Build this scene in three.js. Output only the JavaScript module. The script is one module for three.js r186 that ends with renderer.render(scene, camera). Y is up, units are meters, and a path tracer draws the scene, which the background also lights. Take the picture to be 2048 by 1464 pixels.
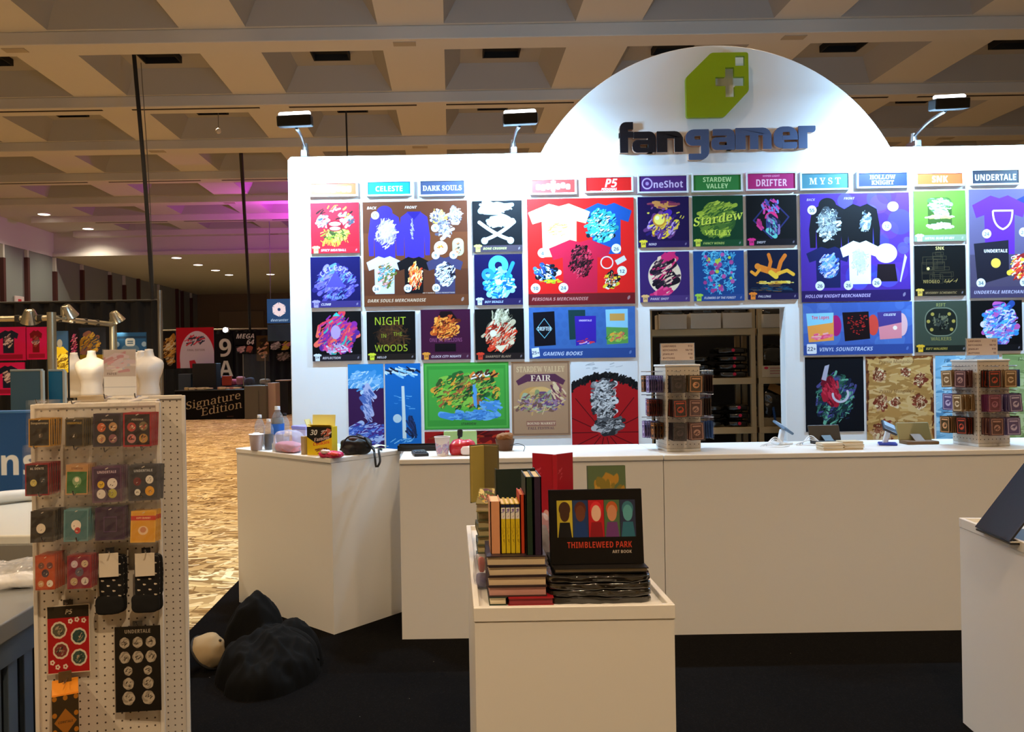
import * as THREE from 'three';
import { RoundedBoxGeometry } from 'three/addons/geometries/RoundedBoxGeometry.js';
import { mergeGeometries } from 'three/addons/utils/BufferGeometryUtils.js';
import { RectAreaLightUniformsLib } from 'three/addons/lights/RectAreaLightUniformsLib.js';
import { ImprovedNoise } from 'three/addons/math/ImprovedNoise.js';

// ---------------------------------------------------------------- camera, exposure, light
RectAreaLightUniformsLib.init();
const scene = new THREE.Scene();
scene.background = new THREE.Color(0x000000);
const FOCAL = 1600, PX = 904, PY = 722, ROLL = 0.0166, EYE = 1.587;   // focal length and principal point in pixels of the 2048 x 1464 frame
const camera = new THREE.PerspectiveCamera(2 * Math.atan(732 / FOCAL) * 180 / Math.PI, 2048 / 1464, 0.05, 120);
camera.position.set(0, EYE, 0);
camera.rotation.set(0, 0, -ROLL);
camera.setViewOffset(2048, 1464, 1024 - PX, 732 - PY, 2048, 1464);
const renderer = new THREE.WebGLRenderer({ antialias: true });
renderer.toneMapping = THREE.LinearToneMapping;
renderer.toneMappingExposure = 1.0;
renderer.shadowMap.enabled = true;
const WARM = new THREE.Color().setRGB(1.0, 0.72, 0.44);          // hall downlights
const COOL = new THREE.Color().setRGB(0.40, 0.70, 1.0);          // white lamps above the stand wall
const HALL_CD = 12, LED_NITS = 3700;

// ---------------------------------------------------------------- helpers
let seed = 7;
const rnd = () => { seed = (seed * 1664525 + 1013904223) % 4294967296; return seed / 4294967296; };
const rr = (a, b) => a + (b - a) * rnd();
const noise = new ImprovedNoise();
const counts = {};
const numbered = (n) => { const k = counts[n] = (counts[n] ?? -1) + 1; return k ? n + '_' + String(k).padStart(3, '0') : n; };
// a point of the frame at a distance, in metres (x right, y up, camera looks along -z)
function P(u, v, d) {
  const du = u - PX, dv = v - PY, c = Math.cos(ROLL), s = Math.sin(ROLL);
  return new THREE.Vector3((du * c - dv * s) * d / FOCAL, EYE + (-du * s - dv * c) * d / FOCAL, -d);
}
const R = (u0, v0, u1, v1, d) => { const c = P((u0 + u1) / 2, (v0 + v1) / 2, d); return { x: c.x, y: c.y, z: c.z, w: (u1 - u0) * d / FOCAL, h: (v1 - v0) * d / FOCAL }; };
function mat(color, roughness = 0.6, metalness = 0, more = {}) {
  return new THREE.MeshPhysicalMaterial({ color: new THREE.Color(color), roughness, metalness, ...more });
}
function mesh(name, geo, m, parent, pos = [0, 0, 0], rot = [0, 0, 0]) {
  const o = new THREE.Mesh(geo, m);
  o.position.set(...pos); o.rotation.set(...rot); o.castShadow = o.receiveShadow = true;
  o.name = (!parent || parent === scene) ? numbered(name) : name;
  (parent || scene).add(o);
  return o;
}
function tag(o, label, category, group) { o.userData.label = label; o.userData.category = category; if (group) o.userData.group = group; return o; }
function thing(name, label, category, pos = [0, 0, 0], turn = 0, group) {
  const g = new THREE.Group(); g.name = numbered(name); g.position.set(...pos); g.rotation.y = turn; scene.add(g);
  return tag(g, label, category, group);
}
function single(name, label, category, geo, m, pos, rot, group) { return tag(mesh(name, geo, m, scene, pos, rot), label, category, group); }
function struct(name, geo, m, pos, rot) { const o = mesh(name, geo, m, scene, pos, rot); o.userData.kind = 'structure'; return o; }
function dup(src, label, pos, rot, group) {
  const r = src.clone(); r.name = numbered(src.name.replace(/_\d{3}$/, '')); scene.add(r);
  r.userData = { ...src.userData, label };
  if (group) r.userData.group = group;
  if (pos) r.position.set(...pos);
  if (rot) r.rotation.set(...rot);
  return r;
}
const B = (w, h, d) => new THREE.BoxGeometry(w, h, d);
const RB = (w, h, d, r = 0.004, s = 1) => new RoundedBoxGeometry(w, h, d, s, Math.min(r, w / 2.01, h / 2.01, d / 2.01));
const at = (g, x = 0, y = 0, z = 0, rx = 0, ry = 0, rz = 0) => { g.rotateX(rx); g.rotateY(ry); g.rotateZ(rz); g.translate(x, y, z); return g; };
const merge = (...gs) => mergeGeometries(gs.map((g) => { const q = g.index ? g.toNonIndexed() : g; for (const k of Object.keys(q.attributes)) if (!['position', 'normal', 'uv'].includes(k)) q.deleteAttribute(k); return q; }));
const C = (r0, r1, h, n = 20, open = false) => new THREE.CylinderGeometry(r0, r1, h, n, 1, open);
const lathe = (pts, n = 20) => new THREE.LatheGeometry(pts.map(([x, y]) => new THREE.Vector2(x, y)), n);
const tube = (pts, r, n = 24, k = 6) => new THREE.TubeGeometry(new THREE.CatmullRomCurve3(pts.map((p) => Array.isArray(p) ? new THREE.Vector3(...p) : p)), n, r, k);
const plate = (pts, depth, bevel = 0, holes = []) => {
  const s = new THREE.Shape(pts.map(([x, y]) => new THREE.Vector2(x, y)));
  for (const h of holes) s.holes.push(new THREE.Path(h.map(([x, y]) => new THREE.Vector2(x, y))));
  return new THREE.ExtrudeGeometry(s, { depth, bevelEnabled: bevel > 0, bevelSize: bevel, bevelThickness: bevel, bevelSegments: 1, curveSegments: 10 });
};
// ---------------------------------------------------------------- prints: many flat prints share a few canvases
const SHEETS = [];
function cell(w, h) {
  for (const s of SHEETS) {
    for (const row of s.rows) if (h <= row.h && h > row.h * 0.6 && row.x + w <= s.size) { const x = row.x; row.x += w; return [s, x, row.y]; }
    if (s.y + h <= s.size) { const row = { y: s.y, h, x: w }; s.rows.push(row); s.y += h; return [s, 0, row.y]; }
  }
  const size = 2048, cv = document.createElement('canvas'); cv.width = cv.height = size;
  const tex = new THREE.CanvasTexture(cv); tex.colorSpace = THREE.SRGBColorSpace; tex.magFilter = THREE.LinearFilter;
  const s = { size, cv, ctx: cv.getContext('2d'), tex, rows: [], y: 0, mats: {} };
  SHEETS.push(s);
  return cell(w, h);
}
// returns { sheet, uv(u, v) } for a drawing of w x h pixels; draw(ctx, w, h) paints it; the outer 3 pixels hold the edge colour
function print(w, h, edge, draw) {
  const [s, x, y] = cell(w + 8, h + 8), c = s.ctx;
  c.save(); c.beginPath(); c.rect(x, y, w + 8, h + 8); c.clip();
  c.fillStyle = edge; c.fillRect(x, y, w + 8, h + 8);
  c.beginPath(); c.rect(x + 4, y + 4, w, h); c.clip(); c.translate(x + 4, y + 4);
  draw(c, w, h); c.restore();
  const n = s.size;
  return { s, face: (u, v) => [(x + 4.5 + u * (w - 1)) / n, 1 - (y + 4.5 + (1 - v) * (h - 1)) / n], edge: [(x + 1.5) / n, 1 - (y + 1.5) / n] };
}
function printMat(p, roughness = 0.55, more = {}) {
  const key = roughness + JSON.stringify(more);
  return p.s.mats[key] ??= new THREE.MeshPhysicalMaterial({ map: p.s.tex, roughness, specularIntensity: roughness > .5 ? .25 : .6, ...more });
}
// box whose +z face (and, if asked, others) carries the print, all other faces the edge colour
function printBox(w, h, d, p, faces = [4]) {
  const g = B(w, h, d), uv = g.attributes.uv;
  for (let f = 0; f < 6; f++) for (let k = 0; k < 4; k++) {
    const i = f * 4 + k, q = faces.includes(f) ? p.face(uv.getX(i), uv.getY(i)) : p.edge;
    uv.setXY(i, q[0], q[1]);
  }
  return g;
}
// any geometry with uv in 0..1 moved onto a print
function onPrint(g, p) { const uv = g.attributes.uv; for (let i = 0; i < uv.count; i++) { const q = p.face(uv.getX(i), uv.getY(i)); uv.setXY(i, q[0], q[1]); } return g; }
function txt(c, s, x, y, size, color, align = 'left', font = 'sans-serif', style = 'bold', maxW) {
  c.font = `${style} ${size}px ${font}`; c.fillStyle = color; c.textAlign = align; c.textBaseline = 'middle';
  maxW ? c.fillText(s, x, y, maxW) : c.fillText(s, x, y);
}
// loose brush strokes inside an ellipse
function strokes(c, cx, cy, rx, ry, n, colors, len = 14, wid = 4, ang = -0.6, jitter = 0.5) {
  c.lineCap = 'round';
  if (n >= 45) { c.save(); c.globalAlpha = .5; for (let i = 0; i < 5; i++) disc(c, cx + rx * rr(-.3, .3), cy + ry * rr(-.3, .3), rx * rr(.5, .8), colors[i % colors.length], ry * rr(.5, .8)); c.restore(); }
  const big = n >= 45 ? Math.round(n / 3) : 0;
  for (let i = -big; i < n; i++) {
    const r = Math.sqrt(rnd()), t = rnd() * 6.283, x = cx + rx * r * Math.cos(t), y = cy + ry * r * Math.sin(t), a = ang + rr(-jitter, jitter), l = len * rr(0.4, 1.2) * (i < 0 ? 1.5 : big ? .85 : 1);
    c.strokeStyle = colors[Math.floor(rnd() * colors.length)]; c.lineWidth = wid * rr(0.4, 1.2) * (i < 0 ? 2.3 : big ? .62 : 1);
    c.beginPath(); c.moveTo(x - Math.cos(a) * l / 2, y - Math.sin(a) * l / 2); c.quadraticCurveTo(x + rr(-3, 3), y + rr(-3, 3), x + Math.cos(a) * l / 2, y + Math.sin(a) * l / 2); c.stroke();
  }
}
function poly(c, pts, fill) { c.fillStyle = fill; c.beginPath(); pts.forEach(([x, y], i) => i ? c.lineTo(x, y) : c.moveTo(x, y)); c.closePath(); c.fill(); }
function disc(c, x, y, r, fill, ry = r) { c.fillStyle = fill; c.beginPath(); c.ellipse(x, y, r, ry, 0, 0, 6.2832); c.fill(); }
function tee(c, x, y, w, h, fill, long = false) {              // a shirt silhouette
  const p = long
    ? [[.32, 0], [.5, .06], [.68, 0], [.92, .12], [1, .55], [.98, .95], [.84, .95], [.82, .5], [.8, 1], [.2, 1], [.18, .5], [.16, .95], [.02, .95], [0, .55], [.08, .12]]
    : [[.34, 0], [.5, .05], [.66, 0], [1, .16], [.93, .38], [.78, .33], [.77, 1], [.23, 1], [.22, .33], [.07, .38], [0, .16]];
  poly(c, p.map(([a, b]) => [x + a * w, y + b * h]), fill);
}
function grain(c, w, h, n, colors, size = 2) { for (let i = 0; i < n; i++) { c.fillStyle = colors[i % colors.length]; c.fillRect(rnd() * w, rnd() * h, size * rr(.5, 1.5), size * rr(.5, 1.5)); } }
function tiled(w, h, draw) {                                       // a repeating canvas of its own
  const cv = document.createElement('canvas'); cv.width = w; cv.height = h; draw(cv.getContext('2d'), w, h);
  const t = new THREE.CanvasTexture(cv); t.colorSpace = THREE.SRGBColorSpace; t.magFilter = THREE.LinearFilter; t.wrapS = t.wrapT = THREE.RepeatWrapping; return t;
}
const M = {
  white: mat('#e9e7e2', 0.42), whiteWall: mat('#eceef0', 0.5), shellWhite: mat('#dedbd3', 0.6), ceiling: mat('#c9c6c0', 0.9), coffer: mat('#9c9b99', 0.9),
  black: mat('#0b0b0c', 0.6), blackMetal: mat('#101112', 0.4, 0.3), chrome: mat('#c9ccd0', 0.25, 1), steel: mat('#8b8f92', 0.4, 0.9),
  drape: mat('#0a0a0b', 0.95), paper: mat('#d9cdb4', 0.8), page: mat('#e3d8bf', 0.85), tan: mat('#b8a487', 0.7),
  clear: mat('#ffffff', 0.06, 0, { transmission: 1, thickness: 0, ior: 1.25, specularIntensity: 1 }),
  pinBag: mat('#ffffff', 0.07, 0, { transmission: 0.97, thickness: 0, ior: 1.4 }),
  plastic: mat('#ffffff', 0.25, 0, { transmission: 1, thickness: 0, ior: 1.3 }),
};
// ---------------------------------------------------------------- the hall
const CEIL = EYE + 4.4, LOW = EYE + 3.62, WALLX = -13, FAR = -41, BACK = 6, RIGHTX = 13.2, SOFFZ = -26.2;
const carpetTex = tiled(1024, 1024, (c, w, h) => {
  c.fillStyle = '#b89a66'; c.fillRect(0, 0, w, h);
  const st = (n, cols, len, wd) => { for (let i = 0; i < n; i++) { const x = rnd() * w, y = rnd() * h, a = rr(-0.5, 0.5) + (rnd() < .25 ? 1.2 : 0), l = len * rr(.4, 1.2); c.strokeStyle = cols[i % cols.length]; c.lineCap = 'round'; c.lineWidth = wd * rr(.4, 1.3);
    for (const ox of [-w, 0, w]) for (const oy of [-h, 0, h]) { if (x + ox < -150 || x + ox > w + 150 || y + oy < -150 || y + oy > h + 150) continue; c.beginPath(); c.moveTo(x + ox - Math.cos(a) * l, y + oy - Math.sin(a) * l); c.quadraticCurveTo(x + ox + 14, y + oy - 22, x + ox + Math.cos(a) * l, y + oy + Math.sin(a) * l); c.stroke(); } } };
  st(150, ['#876838','#7a5c30','#977846'], 70, 30); st(260, ['#e4cc98','#d6bb82','#ecd8ac'], 60, 22); st(200, ['#876838','#6e5028','#a1844c'], 40, 9); st(180, ['#eedcb6','#e0c890'], 34, 8);
});
carpetTex.repeat.set(1 / 2.2, 1 / 2.2);
function metres(g, s = 1) {                                        // uv in metres from position, by the main direction of each face
  const p = g.attributes.position, n = g.attributes.normal, uv = g.attributes.uv;
  for (let i = 0; i < p.count; i++) { const ax = Math.abs(n.getX(i)), ay = Math.abs(n.getY(i)), az = Math.abs(n.getZ(i)); const [a, b] = ay >= ax && ay >= az ? [p.getX(i), p.getZ(i)] : ax > az ? [p.getZ(i), p.getY(i)] : [p.getX(i), p.getY(i)]; uv.setXY(i, a * s, b * s); }
  return g;
}
const DEEP = BACK - FAR, MIDZ = (BACK + FAR) / 2, WIDE = RIGHTX - WALLX, MIDX = (RIGHTX + WALLX) / 2;
struct('floor', metres(B(WIDE + .6, 0.3, DEEP + .6)), mat('#ffffff', 0.95, 0, { map: carpetTex }), [MIDX, -0.15, MIDZ]);
const blackCarpetTex = tiled(512, 512, (c, w, h) => { c.fillStyle = '#0d0c0c'; c.fillRect(0, 0, w, h); grain(c, w, h, 26000, ['#141313', '#070708', '#1a1817', '#0a0a0b', '#100f0f'], 2); });
struct('floor_carpet', metres(B(6.9, 0.012, 10.4)), mat('#ffffff', 1, 0, { map: blackCarpetTex, specularIntensity: .1 }), [-1.585 + 3.45, 0.006, -2.75]);
// lint on the black carpet
const lintGeo = []; for (let i = 0; i < 28; i++) lintGeo.push(at(B(rr(.003, .008), .002, .002), rr(-1.4, 3.4), .0135, rr(-4.4, -2.5), 0, rr(0, 3)));
{ const l = mesh('carpet_lint', merge(...lintGeo), mat('#6a665e', 1), scene); tag(l, 'pale specks of lint scattered on the black carpet', 'lint'); l.userData.kind = 'stuff'; }

// ceiling: flat field of coffers with dropped cross beams
const ceiling = new THREE.Group(); ceiling.name = 'ceiling'; ceiling.userData.kind = 'structure'; scene.add(ceiling);
const PITCH = 2.565, CW = 1.72, CL = 1.98, cols = [], rowsD = [];
for (let j = -3; j <= 5; j++) cols.push(-0.9 + 2.585 * j - CW / 2);
for (let k = -6; k <= 6; k++) rowsD.push(10.42 + PITCH * k - CL / 2);   // coffer centre distance
const cofferGeo = (() => {
  const a = CW / 2, b = CL / 2, s = .24, t = .34, g = new THREE.BufferGeometry(), o = [[-a, 0, -b], [a, 0, -b], [a, 0, b], [-a, 0, b]], q = [[-a + s, t, -b + s], [a - s, t, -b + s], [a - s, t, b - s], [-a + s, t, b - s]], v = [];
  for (let i = 0; i < 4; i++) { const j = (i + 1) % 4; for (const p of [o[i], q[i], q[j], o[i], q[j], o[j]]) v.push(...p); }
  for (const p of [q[0], q[3], q[2], q[0], q[2], q[1]]) v.push(...p);
  g.setAttribute('position', new THREE.Float32BufferAttribute(v, 3)); g.setAttribute('uv', new THREE.Float32BufferAttribute(new Array(v.length / 3 * 2).fill(0), 2)); g.computeVertexNormals(); return g;
})();
const housingGeo = merge(at(B(.56, .1, .02), 0, 0, .27), at(B(.56, .1, .02), 0, 0, -.27), at(B(.02, .1, .52), .27, 0, 0), at(B(.02, .1, .52), -.27, 0, 0), at(B(.52, .01, .52), 0, .045, 0));
const lampDisc = C(.09, .09, .012, 20), housingMat = mat('#050505', .9), lampGlow = mat('#fff4e0', .5, 0, { emissive: new THREE.Color('#ffd9a8'), emissiveIntensity: 2.5 });
const stripMat = M.ceiling;
// strips of the flat field that run away from the camera, and across between the rows
const fieldL = -11.2, fieldR = cols[cols.length - 1] + CW / 2 + .5;
let px = fieldL;
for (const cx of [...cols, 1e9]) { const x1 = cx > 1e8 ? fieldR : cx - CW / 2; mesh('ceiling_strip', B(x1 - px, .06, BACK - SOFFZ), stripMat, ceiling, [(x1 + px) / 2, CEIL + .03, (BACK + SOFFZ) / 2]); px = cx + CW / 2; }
for (let k = 0; k < rowsD.length; k++) {
  const d = rowsD[k], zFar = -(d + CL / 2), gap = PITCH - CL;
  for (const cx of cols) mesh('cross_strip', B(CW, .059, gap), stripMat, ceiling, [cx, CEIL + .0305, zFar - gap / 2]);
  // dropped beam with a dark air slot let into its underside
  const beam = mesh('cross_beam', RB(fieldR - fieldL + 2, .18, .38, .015), stripMat, ceiling, [(fieldR + fieldL) / 2, CEIL - .088, zFar - .05 - .19]);
  for (const cx of cols) { if (k % 2) mesh('air_slot', B(2.1, .012, .05), mat('#2a211b', .9), beam, [cx + .2 - (fieldR + fieldL) / 2, -.09, .06]); else if ((cols.indexOf(cx)) % 2) mesh('access_plate', B(.3, .012, .14), mat('#a79d8c', .8), beam, [cx + 1.2 - (fieldR + fieldL) / 2, -.092, .04]); }
  cols.forEach((cx, j) => {
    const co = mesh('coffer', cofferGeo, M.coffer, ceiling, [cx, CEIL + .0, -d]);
    mesh('light_housing', housingGeo, housingMat, co, [0, .285, 0]);
    if ((j + k) % 2 === 0 && d < 24 && d > -4.5 && cx < 10) {
      mesh('lamp_disc', lampDisc, lampGlow, co, [0, .315, 0]);
      const s = new THREE.SpotLight(WARM, HALL_CD * (d < -1.5 ? .4 : d < 0 ? 7 : d < 3.2 ? 1.3 : d > 12 ? 1.6 : 1) * (cx < -1 && d > 3 && d < 15 ? 3 : 1), 0, 1.12, .5, 2); s.position.set(cx, CEIL + .295, -d); s.target.position.set(cx, 0, -d); s.castShadow = true; s.shadow.radius = 5; scene.add(s, s.target);
    }
  });
}
mesh('ceiling_panel', B(WIDE + .4, .1, BACK - SOFFZ + .4), M.ceiling, ceiling, [MIDX, CEIL + .56, (BACK + SOFFZ) / 2]);
mesh('border_panel', B(fieldL - WALLX, .06, BACK - SOFFZ), M.ceiling, ceiling, [(fieldL + WALLX) / 2, CEIL + .03, (BACK + SOFFZ) / 2]);
mesh('border_panel', B(RIGHTX - fieldR, .06, BACK - SOFFZ), M.ceiling, ceiling, [(fieldR + RIGHTX) / 2, CEIL + .03, (BACK + SOFFZ) / 2]);
mesh('fascia', B(WIDE, CEIL - LOW + .1, .2), M.ceiling, ceiling, [MIDX, (CEIL + LOW) / 2 + .05, SOFFZ - .1]);
mesh('low_panel', B(WIDE + .4, .12, SOFFZ - FAR + .2), M.ceiling, ceiling, [MIDX, LOW + .06, (SOFFZ + FAR) / 2]);
// walls
const greenish = mat('#858f8a', .9), farTan = mat('#7d6c50', .9);
struct('wall_left', B(.3, LOW, DEEP), greenish, [WALLX - .15, LOW / 2, MIDZ]);
struct('wall_left_upper', B(.34, CEIL - LOW + .6, DEEP), mat('#d4d6d2', .9), [WALLX - .15, (CEIL + LOW) / 2 + .3, MIDZ]);
struct('wall_right', B(.3, CEIL + .6, DEEP), greenish, [RIGHTX + .15, (CEIL + .6) / 2, MIDZ]);
struct('wall_back', B(WIDE + .6, CEIL + .6, .3), M.shellWhite, [MIDX, (CEIL + .6) / 2, BACK + .15]);
const wallFar = struct('wall_far', B(WIDE + .6, LOW + .2, .3), farTan, [MIDX, (LOW + .2) / 2, FAR - .15]);
for (const [u0, v0, u1, v1] of [[437, 622, 528, 662], [533, 585, 600, 640]]) { const q = R(u0, v0, u1, v1, 40.9); mesh('wall_panel', RB(q.w, q.h + 1.2, .12, .02), mat('#86755a', .85), wallFar, [q.x - wallFar.position.x, q.y - .6 - wallFar.position.y, .18]); }
// dark red ribs on the left wall
[[18, 515], [66, 515], [121, 543], [175, 540], [230, 550], [258, 570], [286, 552], [326, 600], [362, 572], [372, 582], [390, 596], [404, 588]].forEach(([u, v], i) => {
  const d = -WALLX * FOCAL / (PX - u) * .985, top = P(u, v, d).y; if (d > 40) return;
  const o = struct('trim', B(.12, top, .12), mat('#4a2420', .7), [WALLX + .06, top / 2, -d]); o.name = 'trim_' + (i + 1);
  mesh('trim_cap', B(.1, LOW - top - .02, .08), mat('#c5c7bb', .8), o, [-.01, LOW / 2 - .01, 0]);
});
// downlights in the flat borders: glowing discs, each with its light
const dlMat = mat('#ffffff', .4, 0, { emissive: new THREE.Color('#fff0d8'), emissiveIntensity: 7 });
[[88, 429, CEIL, 'in the ceiling edge nearest the left wall'], [176, 458, CEIL, 'in the ceiling edge at the far corner'], [353, 516, LOW, 'just behind the far ceiling drop'], [396, 530, LOW, 'second behind the far ceiling drop'], [431, 541, LOW, 'third behind the far ceiling drop'], [458, 550, LOW, 'furthest left over the far wall'], [541, 549, LOW, 'near the blue hanging sign']].forEach(([u, v, H, where]) => {
  const dir = P(u, v, 1).sub(camera.position), k = (H - EYE - .02) / dir.y, p = camera.position.clone().addScaledVector(dir, k);
  const t = thing('ceiling_downlight', 'small round recessed downlight ' + where, 'downlight', [p.x, H, p.z], 0, 'downlights in the far ceiling');
  mesh('trim_ring', new THREE.TorusGeometry(.17, .02, 6, 20), M.white, t, [0, -.005, 0], [Math.PI / 2, 0, 0]);
  mesh('lamp_disc', C(.16, .16, .02, 20), dlMat, t, [0, -.01, 0]);
  const s = new THREE.SpotLight(new THREE.Color().setRGB(1, .86, .66), 14, 0, 1.2, .6, 2); s.position.set(p.x, H - .04, p.z); s.target.position.set(p.x, 0, p.z); s.castShadow = true; scene.add(s, s.target);
});
// magenta stage light far back, washing a ceiling beam
{
  const p = P(640, 470, 21.5), t = thing('stage_light', 'magenta stage light washing the far ceiling beam beside the white wall', 'stage light', [p.x, CEIL - 1.15, -21.45]);
  mesh('lamp_body', RB(1.2, .1, .14, .02), M.black, t);
  mesh('lens', RB(1.14, .02, .1, .008), mat('#ff20ff', .4, 0, { emissive: new THREE.Color('#ff18ff'), emissiveIntensity: 5 }), t, [0, .06, 0]);
  for (const x of [-.5, .5]) mesh('hanger', C(.012, .012, 1.12, 8), M.steel, t, [x, .6, -.06]);
  const l = new THREE.RectAreaLight(new THREE.Color().setRGB(1, .06, 1), 420, 1.1, .09); l.position.set(p.x, CEIL - 1.07, -21.5); l.lookAt(p.x - .8, CEIL + 1, -21.9); scene.add(l);
}
// slack black cables hanging from the ceiling
[[268, 112, 11.3, 306, 613, 11.42, 'thick black cable hanging from the ceiling behind the left stand', .03], [482, 310, 16.6, 500, 662, 27.45, 'black cable hanging from the ceiling by the white wall end', .04], [692, 228, 13.4, 702, 720, 15, 'short thin cable hanging above the white wall', .014], [283, 190, 11.6, 309, 613, 11.43, 'thin grey wire beside the thick hanging cable', .006]].forEach(([u0, v0, d0, u1, v1, d1, label, r]) => {
  const a = P(u0, v0, d0), b = P(u1, v1, d1); a.y = CEIL; if (v1 > 700) b.y = 0;
  single('hanging_cable', label, 'cable', tube([a, a.clone().lerp(b, .5).add(new THREE.Vector3(.02, -.02, 0)), b], r, 20, 8), mat(r < .01 ? '#6b6258' : '#14110f', .8));
});
{ const p = P(437, 262, 14.2), t = thing('ceiling_microphone', 'tiny pendant hanging in a coffer left of the lamps', 'pendant', [p.x, 0, p.z]); mesh('wire', C(.006, .006, CEIL + .42 - p.y, 6), mat('#6b6258', .7), t, [0, (CEIL + .42 + p.y) / 2, 0]); mesh('weight', new THREE.SphereGeometry(.05, 12, 8), mat('#cfc6b4', .5), t, [0, p.y, 0]); }

// ---------------------------------------------------------------- the stand: white wall with arch, door opening
const WD = 6.0, WT = .1;
{
  const L = P(580, 520, WD).x, topL = P(600, 315, WD).y, Rt = P(2283, 300, WD).x, aL = P(1083, 308, WD), aR = P(1780, 297, WD), aT = P(1437, 92, WD);
  const y0 = topL, cx = (aL.x + aR.x) / 2, half = (aR.x - aL.x) / 2, rise = aT.y - y0, rad = (half * half + rise * rise) / (2 * rise), cy = y0 + rise - rad, a0 = Math.asin(half / rad);
  const dL = P(1300, 700, WD).x, dR = P(1572, 700, WD).x, dT = P(1436, 616, WD).y;
  const pts = [[L, 0], [dL, 0], [dL, dT], [dR, dT], [dR, 0], [Rt, 0], [Rt, y0]];
  for (let i = 0; i <= 48; i++) { const a = a0 - 2 * a0 * i / 48; pts.push([cx + rad * Math.sin(a), cy + rad * Math.cos(a)]); }
  pts.push([L + .02, y0], [L, y0 - .02]);
  const w = struct('wall_booth', plate(pts, WT - .012, .006), M.whiteWall, [0, 0, -WD - WT + .006]);
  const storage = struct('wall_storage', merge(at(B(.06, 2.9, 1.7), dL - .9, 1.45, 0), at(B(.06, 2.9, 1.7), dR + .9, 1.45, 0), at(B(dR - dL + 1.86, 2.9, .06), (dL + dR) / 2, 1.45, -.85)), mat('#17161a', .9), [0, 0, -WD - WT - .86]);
}
// counters
const CH = 1.022, CZ = -4.53, CD = .62;
function counter(name, label, w, d, h, pos, turn) {
  const t = thing(name, label, 'counter', pos, turn, 'white counters of the stand');
  mesh('body', B(w - .001, h - .03, d - .02), M.white, t, [0, (h - .03) / 2, 0]);
  mesh('worktop', RB(w, .03, d, .006, 2), M.white, t, [0, h - .015, 0]);
  return t;
}
{
  const x0 = P(799, 1000, 4.53).x, x1 = P(1329, 1000, 4.53).x, x2 = 3.95;
  counter('sales_counter', 'long white counter section from the corner box to the seam', x1 - x0 - .003, CD, CH, [(x0 + x1) / 2, .012, CZ - CD / 2], 0);
  counter('sales_counter', 'long white counter section right of the seam, under the tablets', x2 - x1 - .003, CD, CH, [(x1 + x2) / 2, .012, CZ - CD / 2], 0);
}
const AF = P(666, 1275, 4.63); AF.y = 0;
const ANG = Math.atan2(.66, .72);                                   // the left face runs back and to the left
const angX = new THREE.Vector3(-Math.cos(ANG), 0, -Math.sin(ANG)), angZ = new THREE.Vector3(Math.sin(ANG), 0, -Math.cos(ANG));
const onAngled = (s, t, y = CH + .012) => { const p = AF.clone().addScaledVector(angX, s).addScaledVector(angZ, t); p.y = y; return p; };
{ const c = onAngled(.495, .285, .012); counter('corner_counter', 'white counter box standing at an angle, loaded with bottles', 0.99, .57, CH, c.toArray(), -ANG); }
// fixtures on top of the wall
function wallLamp(u, v, bu, bv, label) {
  const d = WD - .52, head = P(u, v, d), base = P(bu, bv, WD - .02); base.y = P(600, 315, WD).y + .01; base.z = -WD - WT / 2;
  const t = thing('wall_lamp', label, 'lamp', base.toArray(), 0, 'lamps on the stand wall'), h = head.clone().sub(base);
  mesh('clamp', merge(at(RB(.05, .05, .13, .008), 0, .02, 0), at(C(.022, .03, .07, 10), 0, .07, 0)), M.chrome, t);
  mesh('arm', tube([[0, .08, 0], [h.x * .45, h.y * .5 + .04, h.z * .45], [h.x, h.y - .045, h.z - .04]], .011, 12, 8), M.chrome, t);
  const hd = mesh('housing', RB(.235, .075, .1, .01), M.blackMetal, t, [h.x, h.y - .012, h.z], [.15, 0, .03]);
  mesh('led_tube', new THREE.CapsuleGeometry(.016, .19, 4, 10), mat('#ffffff', .3, 0, { emissive: new THREE.Color('#eef6ff'), emissiveIntensity: 6 }), hd, [0, .048, .0], [0, 0, Math.PI / 2]);
  const l = new THREE.RectAreaLight(COOL, LED_NITS, .22, .03); l.position.set(base.x + h.x, base.y + h.y - .055, base.z + h.z - .06); l.lookAt(base.x + h.x, base.y + h.y - .055 - .72, base.z + h.z - .06 - .5); scene.add(l);
  const up = new THREE.RectAreaLight(COOL, LED_NITS * .24, .2, .03); up.position.set(base.x + h.x, base.y + h.y + .06, base.z + h.z + .02); up.lookAt(base.x + h.x, base.y + h.y + .8, base.z + h.z - .66); scene.add(up);   // the tube shines over the top of its housing as well
}
wallLamp(590, 239, 607, 312, 'black lamp on a thin arm at the left end of the wall');
wallLamp(1040, 235, 1028, 308, 'black lamp on a thin arm just left of the arch');
wallLamp(1898, 205, 1838, 296, 'black lamp on a long arm right of the arch');
wallLamp(2300, 198, 2258, 290, 'black lamp on an arm at the right end of the wall, past the frame');
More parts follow.
